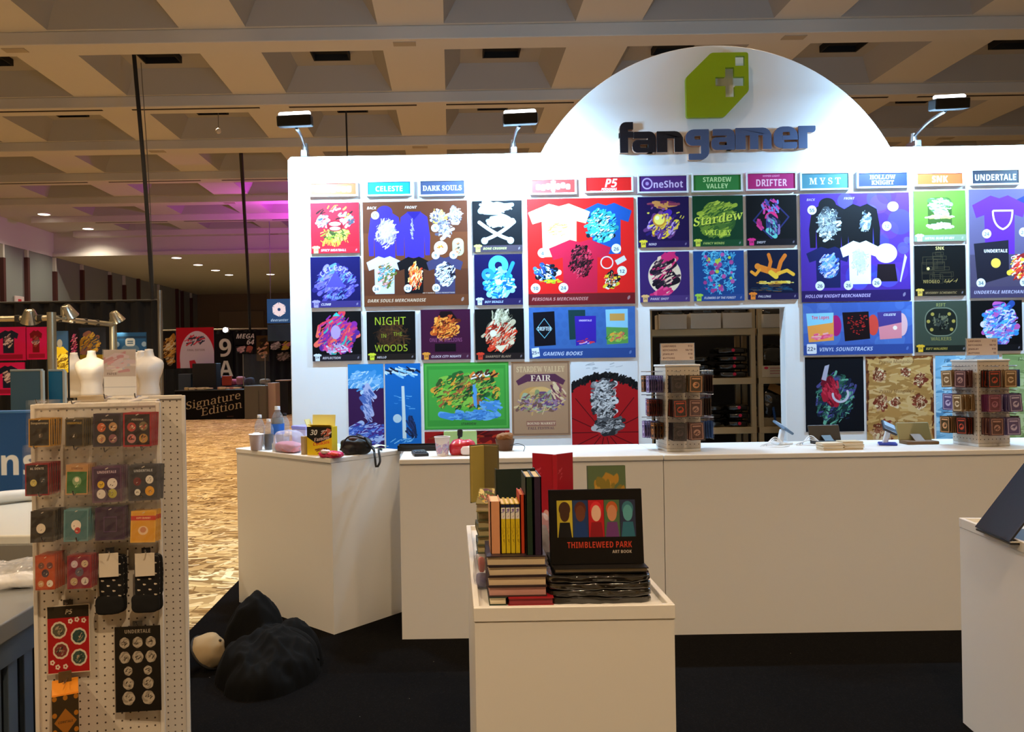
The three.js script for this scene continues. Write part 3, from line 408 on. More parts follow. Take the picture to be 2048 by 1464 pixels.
poster(1605, 605, 1823, 709, 'wide blue poster of three record sleeves', (c, w, h) => {
  c.fillStyle = '#4262b4'; c.fillRect(0, 0, w, h); c.globalAlpha = .4; for (let i = 0; i < 24; i++) disc(c, w * rr(0, 1), h * rr(0, .8), w * rr(.03, .1), ['#5a7ac8', '#3a58a8', '#5a8ad0'][i % 3]); c.globalAlpha = 1;
  disc(c, w * .3, h * .44, w * .05, '#a81c70', h * .2); poly(c, [[w * .03, h * .2], [w * .28, h * .19], [w * .28, h * .72], [w * .05, h * .75]], '#f0a04a'); poly(c, [[w * .03, h * .2], [w * .28, h * .19], [w * .27, h * .38], [w * .04, h * .44]], '#8ad0f0'); strokes(c, w * .17, h * .64, w * .09, h * .06, 20, ['#f0709a', '#f8b0b0', '#e84a7a'], 24, 9, -.1, .2); txt(c, 'Tee Lopes', w * .16, h * .28, h * .09, '#e84a6a', 'center', 'sans-serif', 'bold', w * .16);
  disc(c, w * .64, h * .44, w * .05, '#d8483c', h * .2); poly(c, [[w * .36, h * .19], [w * .6, h * .18], [w * .61, h * .7], [w * .38, h * .74]], '#16080c'); for (let i = 0; i < 90; i++) { const x = rr(-1, 1), y = rr(-1, 1); if (Math.abs(x) < .9 - y * .6 && !(y < -.5 && Math.abs(x) < .25)) { c.fillStyle = '#a8201c'; c.fillRect(w * (.487 + x * .09), h * (.43 + y * .2), 7, 4); } }
  disc(c, w * .9, h * .44, w * .055, '#e8b8c0', h * .22); poly(c, [[w * .68, h * .2], [w * .9, h * .18], [w * .9, h * .7], [w * .7, h * .72]], '#4a3a88'); poly(c, [[w * .69, h * .48], [w * .9, h * .4], [w * .9, h * .7], [w * .7, h * .72]], '#e08a98'); disc(c, w * .84, h * .5, w * .02, '#fae8d8'); txt(c, 'CELESTE', w * .79, h * .25, h * .06, '#e8ecf8', 'center', 'sans-serif', 'italic bold', w * .12);
  c.fillStyle = '#334c98'; c.fillRect(0, h * .81, w, h * .19); c.fillStyle = '#e6ebf4'; c.beginPath(); c.roundRect(w * .03, h * .78, w * .09, h * .19, 5); c.fill(); txt(c, '22+', w * .075, h * .88, h * .1, '#4a5a7c', 'center'); txt(c, 'VINYL SOUNDTRACKS', w * .14, h * .895, h * .1, '#c4d0ec', 'left', 'sans-serif', 'italic bold', w * .5); brandMark(c, w * .95, h * .9, h * .04, '#7a98d8');
}, { k: 2.2 });
const sheet = { t: .004, name: 'art_print', edge: '#cfd3d8' };
poster(697, 728, 768, 903, 'tall narrow print of violet sea swirls, left of the blue one', (c, w, h) => {
  c.fillStyle = '#2a86d0'; c.fillRect(0, 0, w, h * .3); c.fillStyle = '#3a1a4c'; c.fillRect(0, h * .28, w, h * .72); strokes(c, w * .5, h * .2, w * .5, h * .12, 70, ['#7ab8f0', '#b8dcf8', '#4a9ae0'], 26, 8, -.6, .5); strokes(c, w * .55, h * .46, w * .12, h * .2, 70, ['#8a9ad8', '#b0bce8', '#4a6ab8'], 26, 7, 1.1, .4); strokes(c, w * .5, h * .82, w * .55, h * .15, 110, ['#3a5ab8', '#6a8ae0', '#4a3088', '#a8c0f0'], 34, 9, -.3, .5);
}, sheet);
poster(771, 727, 842, 901, 'tall narrow bright blue print with a white vertical beam', (c, w, h) => {
  c.fillStyle = '#1468c0'; c.fillRect(0, 0, w, h); strokes(c, w * .5, h * .1, w * .5, h * .05, 40, ['#8ac8f4', '#c8e8fa', '#1c2038', '#c0e0f4'], 26, 8, .4, .3); poly(c, [[w * .46, h * .26], [w * .54, h * .26], [w * .58, h * .86], [w * .47, h * .86]], '#cfe2e8'); disc(c, w * .33, h * .63, w * .12, '#bcd8e8', h * .05); strokes(c, w * .72, h * .74, w * .12, h * .12, 40, ['#1c2c50', '#24386c', '#16203c'], 22, 8, 1.2, .4); strokes(c, w * .5, h * .45, w * .4, h * .1, 8, ['#6ab4ec'], 22, 3, .2, .2); strokes(c, w * .5, h * .88, w * .3, h * .03, 14, ['#7ac0f0'], 22, 3, -.4, .6);
}, sheet);
poster(848, 725, 1018, 858, 'green pixel-like map print above the red one', (c, w, h) => {
  c.fillStyle = '#3f9a3c'; c.fillRect(0, 0, w, h); c.strokeStyle = '#57b04c'; c.lineWidth = 6; c.strokeRect(9, 9, w - 18, h - 18); c.fillStyle = '#4aa844'; c.fillRect(w * .06, h * .1, w * .88, h * .76); strokes(c, w * .5, h * .46, w * .38, h * .3, 240, ['#2c6a30', '#6ab83c', '#3a5a2c', '#8ac84c', '#a8643c', '#e8a83c', '#1f4a28'], 16, 8); strokes(c, w * .55, h * .8, w * .3, h * .06, 60, ['#4a90e0', '#6ab0f0', '#3a78c8'], 24, 9, 0, .3); strokes(c, w * .78, h * .66, w * .1, h * .12, 40, ['#4a90e0', '#6ab0f0'], 22, 8, .4, .4); strokes(c, w * .6, h * .5, w * .02, h * .22, 24, ['#5aa0e8'], 16, 7, 1.4, .3); strokes(c, w * .7, h * .2, w * .16, h * .06, 40, ['#5a3a24', '#3a2418', '#f0f4f4', '#e88a3c'], 16, 8); txt(c, 'STARDEW', w * .52, h * .92, h * .05, '#2c4a2c', 'center');
}, sheet);
poster(850, 862, 1020, 960, 'dark red print partly hidden behind the coffee cup', (c, w, h) => { c.fillStyle = '#9c1a16'; c.fillRect(0, 0, w, h); strokes(c, w * .5, h * .3, w * .5, h * .3, 60, ['#6c1414', '#b8301c', '#8a3a1c', '#501010'], 50, 12, -.2, .3); }, { ...sheet });
poster(1023, 723, 1140, 871, 'faded brown fair poster with pumpkin harvest', (c, w, h) => {
  c.fillStyle = '#b08c6c'; c.fillRect(0, 0, w, h); c.strokeStyle = '#8a6850'; c.lineWidth = 5; c.strokeRect(6, 6, w - 12, h - 12); txt(c, 'STARDEW VALLEY', w * .5, h * .11, h * .1, '#d8bc90', 'center', 'serif', 'bold', w * .82); poly(c, [[w * .08, h * .26], [w * .25, h * .17], [w * .75, h * .17], [w * .92, h * .26], [w * .88, h * .32], [w * .72, h * .27], [w * .28, h * .27], [w * .12, h * .32]], '#5a3048'); txt(c, 'FAIR', w * .5, h * .225, h * .11, '#f0dcc0', 'center', 'serif', 'bold'); disc(c, w * .42, h * .47, w * .28, '#c89a58', h * .13); disc(c, w * .5, h * .44, w * .2, '#d8b070', h * .1); strokes(c, w * .5, h * .56, w * .4, h * .14, 120, ['#c8a468', '#9a7a9a', '#8a9a6a', '#d8c090', '#7a5a50', '#6a4a78', '#a8b89a'], 22, 8, -.5, 1); strokes(c, w * .8, h * .42, w * .12, h * .1, 24, ['#8a4a5a', '#e0c8a0', '#6a3a50'], 24, 8, 1, .4); c.fillStyle = '#9a6a5a'; c.fillRect(w * .25, h * .8, w * .5, h * .07); txt(c, 'BOUND MARKET', w * .5, h * .835, h * .045, '#e8d4b0', 'center', 'serif'); txt(c, 'FALL FESTIVAL', w * .5, h * .9, h * .045, '#5a3a48', 'center', 'serif');
}, sheet);
poster(1143, 721, 1276, 896, 'red print with heaped grey figures under a black hedge', (c, w, h) => {
  c.fillStyle = '#dfe4ea'; c.fillRect(0, 0, w, h); c.fillStyle = '#a8181c'; c.beginPath(); c.moveTo(0, h * .32); c.quadraticCurveTo(w * .5, h * .08, w, h * .32); c.lineTo(w, h); c.lineTo(0, h); c.fill(); for (let i = 0; i < 30; i++) { const t = i / 29, y = h * (.3 - .24 * t * (1 - t) * 2); strokes(c, w * t, y, 8, 8, 7, ['#0c0c0e', '#1a1a1c'], 18, 8, -1.2, .7); } for (let i = 0; i < 14; i++) { const a = i / 14 * 6.28; c.strokeStyle = '#3c0c10'; c.lineWidth = 2.5; c.beginPath(); c.moveTo(w * .5 + 30 * Math.cos(a), h * .82 + 20 * Math.sin(a)); c.lineTo(w * .5 + w * .7 * Math.cos(a), h * .82 + h * .5 * Math.sin(a)); c.stroke(); } strokes(c, w * .5, h * .46, w * .17, h * .24, 200, ['#b8bcc0', '#6a6e74', '#2c2e32', '#d8dce0', '#8a8e94'], 20, 8, -.4, .9); strokes(c, w * .55, h * .74, w * .2, h * .09, 90, ['#b8bcc0', '#5a5e64', '#2c2e32'], 20, 8, -.2, .6); strokes(c, w * .5, h * .07, w * .4, h * .04, 10, ['#aab2bc'], 26, 3, -.2, .2);
}, sheet);
poster(1610, 714, 1727, 863, 'black print with red cloak and green leaf swirl', (c, w, h) => {
  c.fillStyle = '#0a0d16'; c.fillRect(0, 0, w, h); strokes(c, w * .52, h * .55, w * .34, h * .34, 190, ['#16362e', '#2a5a4c', '#24305a', '#3a7a68', '#1a2440', '#4a4a8c', '#6ab098'], 22, 6, -.6, 1); strokes(c, w * .44, h * .46, w * .14, h * .16, 50, ['#a81c34', '#c8304a', '#6c1024'], 26, 10, 1.1, .4); c.strokeStyle = '#c8c8dc'; c.lineWidth = 9; c.beginPath(); c.arc(w * .6, h * .5, w * .13, -.4, 3.2); c.stroke(); poly(c, [[w * .28, h * .3], [w * .34, h * .12], [w * .42, h * .1], [w * .36, h * .32]], '#b4b4cc');
}, sheet);
poster(1732, 712, 1867, 896, 'parchment print with brown ink sketches', (c, w, h) => {
  c.fillStyle = '#c0975a'; c.fillRect(0, 0, w, h); strokes(c, w * .5, h * .5, w * .6, h * .6, 160, ['#cca566', '#b5894c', '#d2b078', '#a87e44'], 60, 16, 0, .4); for (let i = 0; i < 70; i++) { const s = i % 4, t = rnd(); strokes(c, s === 0 ? 2 : s === 1 ? w - 2 : w * t, s === 2 ? 2 : s === 3 ? h - 2 : h * t, 5, 5, 2, ['#5c2e18', '#7c4822'], 26, 10, s < 2 ? 1.57 : 0, .4); } for (const y of [.06, .38, .72]) txt(c, 'Pyaxia Mungolica', w * .45, h * y, h * .045, '#5a3820', 'center', 'serif', 'italic'); for (const [x, y, s] of [[.2, .2, .08], [.58, .18, .05], [.8, .26, .08], [.22, .5, .1], [.42, .5, .05], [.78, .5, .09], [.25, .84, .17], [.66, .84, .06]]) strokes(c, w * x, h * y, w * s, h * s * .8, 50, ['#8a3c2c', '#6a3a20', '#c8a078', '#e4d0a8', '#74301f'], 14, 5, -.6, 1.2);
}, sheet);
poster(1871, 710, 1998, 893, 'pale blue print behind the right-hand spinner', (c, w, h) => { c.fillStyle = '#7ab4da'; c.fillRect(0, 0, w, h); strokes(c, w * .5, h * .5, w * .6, h * .6, 120, ['#8ac0e4', '#6aa4cc', '#a8d4ec', '#5890bc'], 50, 12, -.2, .5); txt(c, 'Fauna Celestica', w * .4, h * .06, h * .05, '#2c4a5c', 'center', 'serif', 'italic'); }, sheet);
poster(2005, 707, 2110, 890, 'pale green print at the right frame edge behind the spinner', (c, w, h) => { c.fillStyle = '#8aa468'; c.fillRect(0, 0, w, h); strokes(c, w * .5, h * .5, w * .6, h * .6, 100, ['#9ab478', '#7a945c', '#b4c894'], 50, 12, -.2, .5); txt(c, 'Flora', w * .4, h * .06, h * .05, '#3c4a2c', 'center', 'serif', 'italic'); }, sheet);

// title plates above the columns: a raised plate in a pale frame
function plateSign(u0, v0, u1, v1, label, bg, frameCol, draw) {
  const q = R(u0, v0, u1, v1, WD), t = thing('title_plate', label, 'sign', [q.x, q.y - q.h / 2, FRONT], 0, 'title plates over the poster columns');
  const p = print(Math.round((u1 - u0 - 8) * 2.4), Math.round((v1 - v0 - 8) * 2.4), bg, (c, w, h) => { c.fillStyle = bg; c.fillRect(0, 0, w, h); draw(c, w, h); });
  mesh('board', B(q.w, q.h, .014), mat(frameCol, .5), t, [0, q.h / 2, .008]);
  const a = q.w / 2, b = q.h / 2, e = .011;
  mesh('frame', plate([[-a, -b], [a, -b], [a, b], [-a, b]], .008, .001, [[[-a + e, -b + e], [-a + e, b - e], [a - e, b - e], [a - e, -b + e]]]), mat('#dfe3e6', .45), t, [0, q.h / 2, .0155]);
  mesh('face', printBox(q.w - 2 * e - .001, q.h - 2 * e - .001, .003, p), printMat(p, .5), t, [0, q.h / 2, .0172]);
}
const T = (s, col, size = .6, font = 'sans-serif', style = 'bold') => (c, w, h) => txt(c, s, w / 2, h * .52, h * size, col, 'center', font, style, w * .9);
const blobs = (col) => (c, w, h) => { for (let i = 0; i < 7; i++) { c.fillStyle = col; c.beginPath(); c.roundRect(w * (.1 + i * .115), h * rr(.2, .34), w * .1, h * rr(.4, .55), 6); c.fill(); } };
plateSign(620, 365, 716, 394, 'washed-out orange plate over the leftmost column', '#d84a1c', '#e8b8a4', blobs('#fff6ee'));
plateSign(733, 362, 824, 393, 'cyan plate left of the slate plate', '#1c8cb0', '#a8d0dc', T('CELESTE', '#f4fcff'));
plateSign(838, 360, 931, 393, 'slate plate over the brown poster', '#3c4664', '#a4aec4', T('DARK SOULS', '#f2f4fa', .52, 'serif'));
plateSign(1060, 358, 1152, 390, 'red plate with jagged white mark, left of its red neighbour', '#dc3430', '#f0b8b4', (c, w, h) => { blobs('#fff4f0')(c, w, h); poly(c, [[w * .44, h * .1], [w * .5, h * .02], [w * .56, h * .1], [w * .53, h * .95], [w * .47, h * .95]], '#fff4f0'); });
plateSign(1168, 353, 1265, 386, 'red plate with slanted white numeral mark', '#d8201e', '#e8908c', (c, w, h) => { txt(c, 'P5', w * .53, h * .42, h * .85, '#fff', 'center', 'sans-serif', 'italic bold'); txt(c, 'PERSONA5', w * .5, h * .88, h * .24, '#fff', 'center', 'sans-serif', 'italic bold'); });
plateSign(1274, 350, 1375, 387, 'purple plate with a ringed initial letter', '#4c2674', '#8a6ab8', (c, w, h) => { c.strokeStyle = '#c8b4e4'; c.lineWidth = h * .09; c.beginPath(); c.arc(w * .17, h * .48, h * .32, 0, 6.3); c.stroke(); disc(c, w * .17, h * .48, h * .12, '#a890d0'); txt(c, 'neShot', w * .29, h * .55, h * .6, '#d4c4ec', 'left', 'sans-serif', 'bold', w * .64); });
plateSign(1382, 348, 1483, 385, 'green plate over the lime script poster', '#2c7c38', '#8ac890', (c, w, h) => { txt(c, 'STARDEW', w / 2, h * .3, h * .42, '#c4e8a8', 'center', 'sans-serif', 'bold', w * .6); txt(c, 'VALLEY', w / 2, h * .72, h * .42, '#c4e8a8', 'center', 'sans-serif', 'bold', w * .55); });
plateSign(1490, 345, 1591, 382, 'magenta plate over the black diamond poster', '#b01a70', '#e08ab8', (c, w, h) => { txt(c, 'HYPER LIGHT', w / 2, h * .16, h * .18, '#e8a0c8', 'center'); txt(c, 'DRIFTER', w / 2, h * .6, h * .62, '#f4c8e0', 'center', 'sans-serif', 'bold', w * .66); });
plateSign(1598, 345, 1697, 381, 'pale teal plate with wide-spaced serif letters', '#3a7686', '#9cc4cc', T('M Y S T', '#dcecf0', .6, 'serif'));
plateSign(1711, 344, 1814, 377, 'royal blue plate over the purple poster', '#0c1f8c', '#c8d4e8', (c, w, h) => { txt(c, 'HOLLOW', w / 2, h * .3, h * .42, '#f4f8ff', 'center', 'serif', 'bold', w * .66); txt(c, 'KNIGHT', w / 2, h * .7, h * .42, '#f4f8ff', 'center', 'serif', 'bold', w * .6); });
plateSign(1828, 345, 1925, 373, 'washed-out orange plate over the olive poster', '#d84a1c', '#ecc0b0', T('SNK', '#fff8f2', .8));
plateSign(1938, 339, 2037, 371, 'charcoal plate at the far right of the row', '#141a2a', '#d0d6de', T('UNDERTALE', '#f4f6fa', .66));
// ---------------------------------------------------------------- raised letters and emblem on the arch
{
  const S = WD / FOCAL / 4.876, o = P(1220, 230, WD);               // letter outlines are in units of 1/4.876 frame pixel, y down
  const tl = ROLL * .9, tx = (x, y) => { const X = x * S, Y = -y * S; return [X * Math.cos(tl) - Y * Math.sin(tl) * 0, Y]; };
  const rect = (x0, y0, x1, y1, r = [0, 0, 0, 0]) => {               // corner radii: tl, tr, br, bl
    const p = [], arc = (cx, cy, rad, a) => { for (let i = 0; i <= 5; i++) { const t = a + i * Math.PI / 10; p.push([cx + rad * Math.cos(t), cy + rad * Math.sin(t)]); } };
    r[0] ? arc(x0 + r[0], y0 + r[0], r[0], Math.PI) : p.push([x0, y0]); r[1] ? arc(x1 - r[1], y0 + r[1], r[1], 1.5 * Math.PI) : p.push([x1, y0]); r[2] ? arc(x1 - r[2], y1 - r[2], r[2], 0) : p.push([x1, y1]); r[3] ? arc(x0 + r[3], y1 - r[3], r[3], .5 * Math.PI) : p.push([x0, y1]);
    return p;
  };
  let DEPTH = .04, piece = 0; const ext = (pts, holes = []) => at(plate(pts.map(([x, y]) => tx(x, y)), DEPTH, DEPTH < .01 ? .001 : 0, holes.map((h) => h.map(([x, y]) => tx(x, y)))), 0, 0, (piece++ % 6) * .0004);
  const L = {
    f: () => [ext(rect(80, 90, 208, 160, [60, 0, 0, 0])), ext(rect(80, 145, 158, 385)), ext(rect(80, 185, 210, 240))],
    a: (x, y = 185) => [ext(rect(x + 15, y, x + 225, y + 62, [8, 60, 0, 0])), ext(rect(x + 150, y + 55, x + 225, y + 200, [0, 0, 6, 0])), ext(rect(x, y + 80, x + 200, y + 200, [50, 0, 0, 50]), [rect(x + 72, y + 124, x + 150, y + 156, [14, 0, 0, 14])])],
    n: (x, y = 185, w = 252) => [ext(rect(x, y, x + w, y + 68, [6, 80, 0, 0])), ext(rect(x, y + 60, x + 100, y + 200)), ext(rect(x + w - 80, y + 60, x + w, y + 200))],
    g: (x, y = 172) => [ext(rect(x, y, x + 225, y + 155, [80, 6, 0, 70]), [rect(x + 84, y + 62, x + 150, y + 98, [18, 0, 0, 18])]), ext(rect(x + 148, y + 60, x + 225, y + 292, [0, 0, 80, 0])), ext(rect(x + 28, y + 235, x + 160, y + 292, [10, 0, 0, 10]))],
    m: (x, y = 165) => [ext(rect(x, y, x + 345, y + 72, [6, 80, 0, 0])), ext(rect(x, y + 60, x + 95, y + 205)), ext(rect(x + 140, y + 60, x + 218, y + 205)), ext(rect(x + 265, y + 60, x + 345, y + 205))],
    e: (x, y = 158) => [ext(rect(x, y, x + 232, y + 110, [90, 90, 0, 0]), [rect(x + 88, y + 52, x + 158, y + 86, [10, 10, 0, 0])]), ext(rect(x, y + 100, x + 100, y + 205, [0, 0, 0, 70])), ext(rect(x + 85, y + 152, x + 225, y + 212, [0, 0, 20, 0])), ext(rect(x + 85, y + 90, x + 232, y + 128))],
    r: (x, y = 155) => [ext(rect(x, y, x + 165, y + 62, [6, 6, 30, 0])), ext(rect(x, y + 50, x + 85, y + 215))],
  };
  const t = thing('raised_lettering', 'raised lettering on the arch, black then slate blue', 'lettering', [o.x, o.y - .3, FRONT]);
  const navy = mat('#0c0c16', .45), slate = mat('#46587e', .45);
  const core = mat('#c9a287', .7);
  for (const [n, f, m] of [['letter_f', () => L.f(), navy], ['letter_a', () => L.a(200), navy], ['letter_n', () => L.n(437), navy], ['letter_g', () => L.g(716), slate], ['letter_a', () => L.a(966, 172), slate], ['letter_m', () => L.m(1200), slate], ['letter_e', () => L.e(1568), slate], ['letter_r', () => L.r(1808), slate]]) {
    DEPTH = .004; const face = mesh(n, merge(...f()), m, t, [0, .3, .042]); DEPTH = .04; mesh('letter_core', merge(...f()), core, face, [0, 0, -.0412]);
  }
}
{
  const S = WD / FOCAL / 2.768, o = P(1060, 80, WD);
  const round = (pts, r) => { const out = []; const n = pts.length; for (let i = 0; i < n; i++) { const p = new THREE.Vector2(...pts[i]), a = new THREE.Vector2(...pts[(i + n - 1) % n]), b = new THREE.Vector2(...pts[(i + 1) % n]); const p0 = p.clone().add(a.sub(p).setLength(r)), p1 = p.clone().add(b.sub(p).setLength(r)); for (let k = 0; k <= 4; k++) { const s = k / 4; out.push([(1 - s) * (1 - s) * p0.x + 2 * s * (1 - s) * p.x + s * s * p1.x, (1 - s) * (1 - s) * p0.y + 2 * s * (1 - s) * p.y + s * s * p1.y]); } } return out; };
  const f = (p) => p.map(([x, y]) => [x * S, -y * S]);
  const out = f(round([[985, 107], [1187, 107], [1187, 318], [1050, 459], [846, 459], [844, 242]], 14));
  const plus = f([[1060, 188], [1110, 188], [1110, 240], [1165, 240], [1165, 290], [1112, 290], [1112, 350], [1060, 350], [1060, 290], [1006, 290], [1006, 240], [1060, 240]]), sq = f([[1116, 126], [1168, 126], [1168, 180], [1116, 180]]);
  const t = thing('green_emblem', 'lime green cut-corner emblem with a plus cut out', 'emblem', [o.x, o.y - 459 * S, FRONT]);
  mesh('plate', plate(out, .028, .0015, [plus, sq]), mat('#8ea800', .45), t, [0, 459 * S, .04]);
  for (const [x, y] of [[900, 300], [1040, 410], [1000, 150]]) mesh('standoff', at(C(.01, .01, .04, 8), 0, 0, 0, Math.PI / 2), M.steel, t, [x * S, (459 - y) * S, .02]);
}
// ---------------------------------------------------------------- soft shapes
function onPlane(u, v, y) { const dir = P(u, v, 1).sub(camera.position), k = (y - EYE) / dir.y; return camera.position.clone().addScaledVector(dir, k); }
// a bulging bag, cloth or wrap: rounded box of the given size, base at y = 0, creased by noise
function lump(w, h, d, amp = .01, freq = 12, off = 0, power = 3.5, seg = 40, flat = .12) {
  const g = new THREE.SphereGeometry(1, seg, Math.round(seg * .7)), p = g.attributes.position, v = new THREE.Vector3();
  for (let i = 0; i < p.count; i++) {
    v.fromBufferAttribute(p, i); const k = Math.pow(Math.pow(Math.abs(v.x), power) + Math.pow(Math.abs(v.y), power) + Math.pow(Math.abs(v.z), power), -1 / power); v.multiplyScalar(k);
    const n = v.clone().normalize(); v.set(v.x * w / 2, v.y * h / 2, v.z * d / 2);
    const e = amp * (noise.noise(v.x * freq + off, v.y * freq, v.z * freq) + .55 * (1 - 2 * Math.abs(noise.noise(v.x * freq * 2.1, v.y * freq * 2.1 + off, v.z * freq * 2.1))));
    v.addScaledVector(n, e); v.y = Math.max(v.y, -h / 2 + flat * 0) + h / 2; if (v.y < 0) v.y = 0; p.setXYZ(i, v.x, v.y, v.z);
  }
  g.computeVertexNormals(); return g;
}
// a loose sheet with wrinkles: w along x, d along z
function sheetGeo(w, d, amp, freq, off = 0, n = 18) { const g = new THREE.PlaneGeometry(w, d, n, n); g.rotateX(-Math.PI / 2); const p = g.attributes.position; for (let i = 0; i < p.count; i++) p.setY(i, amp * (noise.noise(p.getX(i) * freq + off, off * 2, p.getZ(i) * freq) + .5 * noise.noise(p.getX(i) * freq * 2.3, off, p.getZ(i) * freq * 2.3))); g.computeVertexNormals(); return g; }
const bagMat = mat('#f4f6ff', .18, 0, { transmission: .82, thickness: 0, ior: 1.35 }), wrapBlack = mat('#0c0b0a', .16, 0, { clearcoat: 1, clearcoatRoughness: .12 });
const TOP = CH + .0121;

// ---------------------------------------------------------------- things on the angled counter
function bottle(u, v, h, r, cap, label, opt = {}) {
  const p = onPlane(u, v, TOP), t = thing('water_bottle', label, 'bottle', [p.x, TOP, p.z], 0, 'drink bottles on the corner counter');
  const prof = [[.001, .002], [r * .85, .002], [r, .012]]; const waist = opt.ribs ?? 4; for (let i = 0; i < waist; i++) { const y = h * (.1 + i * .11); prof.push([r, y], [r * .93, y + h * .045]); } prof.push([r, h * .58], [r * .96, h * .66], [r * .72, h * .78], [r * .42, h * .86], [r * .36, h * .9], [r * .36, h * .95]);
  mesh('bottle_body', lathe(prof, 20), mat('#eef4fa', .08, 0, { transmission: .9, thickness: 0, ior: 1.4 }), t);
  mesh('cap', merge(at(C(r * .42, r * .42, h * .07, 16), 0, h * .955, 0), at(C(r * .46, r * .46, h * .012, 16), 0, h * .91, 0)), mat(cap, .4), t);
  if (opt.water) mesh('liquid', lathe([[.001, .004], [r * .82, .004], [r * .88, .014], [r * .88, h * opt.water], [.001, h * opt.water]], 16), mat(opt.tint ?? '#cfd6da', .05, 0, { transmission: .7, thickness: 0 }), t);
  if (opt.label) mesh('label_band', lathe([[r * 1.01, h * .3], [r * 1.02, h * .3], [r * 1.02, h * .56], [r * 1.01, h * .56]], 20), mat(opt.label, .5), t);
  return t;
}
bottle(520, 893, .215, .034, '#eef0f2', 'clear bottle with white cap nearest the left counter end', { water: .3 });
bottle(538, 899, .2, .032, '#f2f2f4', 'short ribbed clear bottle in front of the blue-labelled jug', { water: .5, tint: '#6a6a70', ribs: 5 });
bottle(556, 892, .27, .044, '#e8ecf0', 'tallest clear bottle with a blue label', { label: '#1f5fb8', water: .7, tint: '#b7ada0' });
bottle(570, 886, .21, .034, '#16161a', 'clear bottle with a black cap beside the wall end', { water: .2 });
{ const p = onPlane(513, 900, TOP), t = thing('plastic_tub', 'translucent tub with pink contents at the counter corner', 'tub', [p.x, TOP, p.z]); mesh('tub_body', lathe([[.001, .001], [.036, .001], [.046, .1], [.048, .104], [.044, .1], [.034, .004]], 20), mat('#f0e4e0', .3, 0, { transmission: .55, thickness: 0 }), t); mesh('contents', C(.034, .03, .06, 16), mat('#d07a70', .7), t, [0, .034, 0]); mesh('lid', lathe([[.001, .112], [.02, .112], [.024, .104], [.05, .103], [.05, .099], [.001, .099]], 20), mat('#ece8e2', .5), t); }
{ const p = onPlane(550, 903, TOP), t = thing('spray_bottle', 'small white squeeze bottle in front of the plastic bag', 'bottle', [p.x, TOP, p.z]); mesh('bottle_body', lathe([[.001, 0], [.017, 0], [.018, .05], [.008, .062], [.008, .07]], 14), mat('#e9f0f6', .35), t); mesh('nozzle', C(.004, .008, .03, 10), mat('#f4f6f8', .4), t, [0, .084, 0]); }
{ const p = onPlane(578, 904, TOP), t = thing('carrier_bag', 'crumpled white plastic bag with something pink inside', 'bag', [p.x, TOP, p.z], -ANG); mesh('bag', lump(.2, .13, .13, .012, 16, 3), bagMat, t); mesh('contents', lump(.19, .06, .11, .006, 20, 8), mat('#d8909a', .6), t, [0, .002, 0]); }
{ const p = onPlane(606, 893, TOP), t = thing('storage_box', 'small lilac box behind the plastic bag', 'box', [p.x, TOP, p.z - .06], -ANG); mesh('box_body', RB(.15, .115, .1, .006), mat('#b9b4dc', .5), t, [0, .0575, 0]); mesh('lid', RB(.156, .02, .106, .005), mat('#8c88c8', .5), t, [0, .125, 0]); }
{ const p = onPlane(612, 908, TOP); single('small_carton', 'narrow tan carton left of the yellow box', 'box', RB(.035, .11, .05, .003), mat('#b89f78', .7), [p.x, TOP + .055, p.z], [0, -ANG, 0]); }
{
  const p = onPlane(645, 909, TOP), t = thing('cookie_box', 'open yellow and black snack carton with flaps up', 'box', [p.x, TOP, p.z], -.32), w = .165, h = .17, d = .075;
  const pr = print(200, 200, '#e3c418', (c, W, H) => { c.fillStyle = '#e8c81c'; c.fillRect(0, 0, W, H); poly(c, [[0, 0], [W, 0], [W, H * .36], [W * .4, H * .6], [0, H * .36]], '#1a1614'); txt(c, '30', W * .26, H * .2, H * .26, '#f4f4f0', 'center', 'sans-serif', 'italic bold'); strokes(c, W * .78, H * .2, W * .16, H * .14, 18, ['#d8c0b0', '#c86a50', '#e8e0d8'], 26, 9, -.5, .4); c.save(); c.translate(W * .55, H * .5); c.rotate(-.16); txt(c, 'Famous', 10, -16, H * .16, '#f0dcd4', 'center', 'serif', 'italic bold'); txt(c, 'Cookies', 0, 14, H * .17, '#d83a34', 'center', 'serif', 'italic bold'); c.restore(); strokes(c, W * .66, H * .84, W * .28, H * .1, 40, ['#8a5a2a', '#5c3818', '#c8924a', '#3a2410'], 24, 10, -.3, .4); });
  const g = printBox(w, h, d, pr); mesh('carton', g, printMat(pr, .45), t, [0, h / 2, 0]);
  const fl = mat('#e6dca0', .6); mesh('flap', RB(w * .94, .07, .003, .001), fl, t, [-.006, h + .034, -d / 2], [-.12, 0, 0]); mesh('flap', RB(w * .9, .055, .003, .001), mat('#ead23c', .5), t, [0, h + .006, d / 2 - .02], [1.3, 0, 0]); mesh('flap', RB(.003, .05, d * .9, .001), fl, t, [-w / 2 - .01, h + .02, 0], [0, 0, .4]);
}
{ const p = onPlane(661, 916, TOP), t = thing('snack_packet', 'crumpled hot pink packet at the counter corner', 'packet', [p.x, TOP, p.z - .03], -.5); mesh('packet', lump(.15, .035, .08, .006, 30, 5), mat('#d8205c', .3, 0, { clearcoat: .6 }), t); mesh('torn_strip', lump(.06, .02, .03, .004, 40, 2), mat('#f0d8d8', .4), t, [-.02, .026, .03]); mesh('red_panel', lump(.05, .02, .03, .003, 40, 9), mat('#e8483c', .35), t, [.05, .014, .035]); }
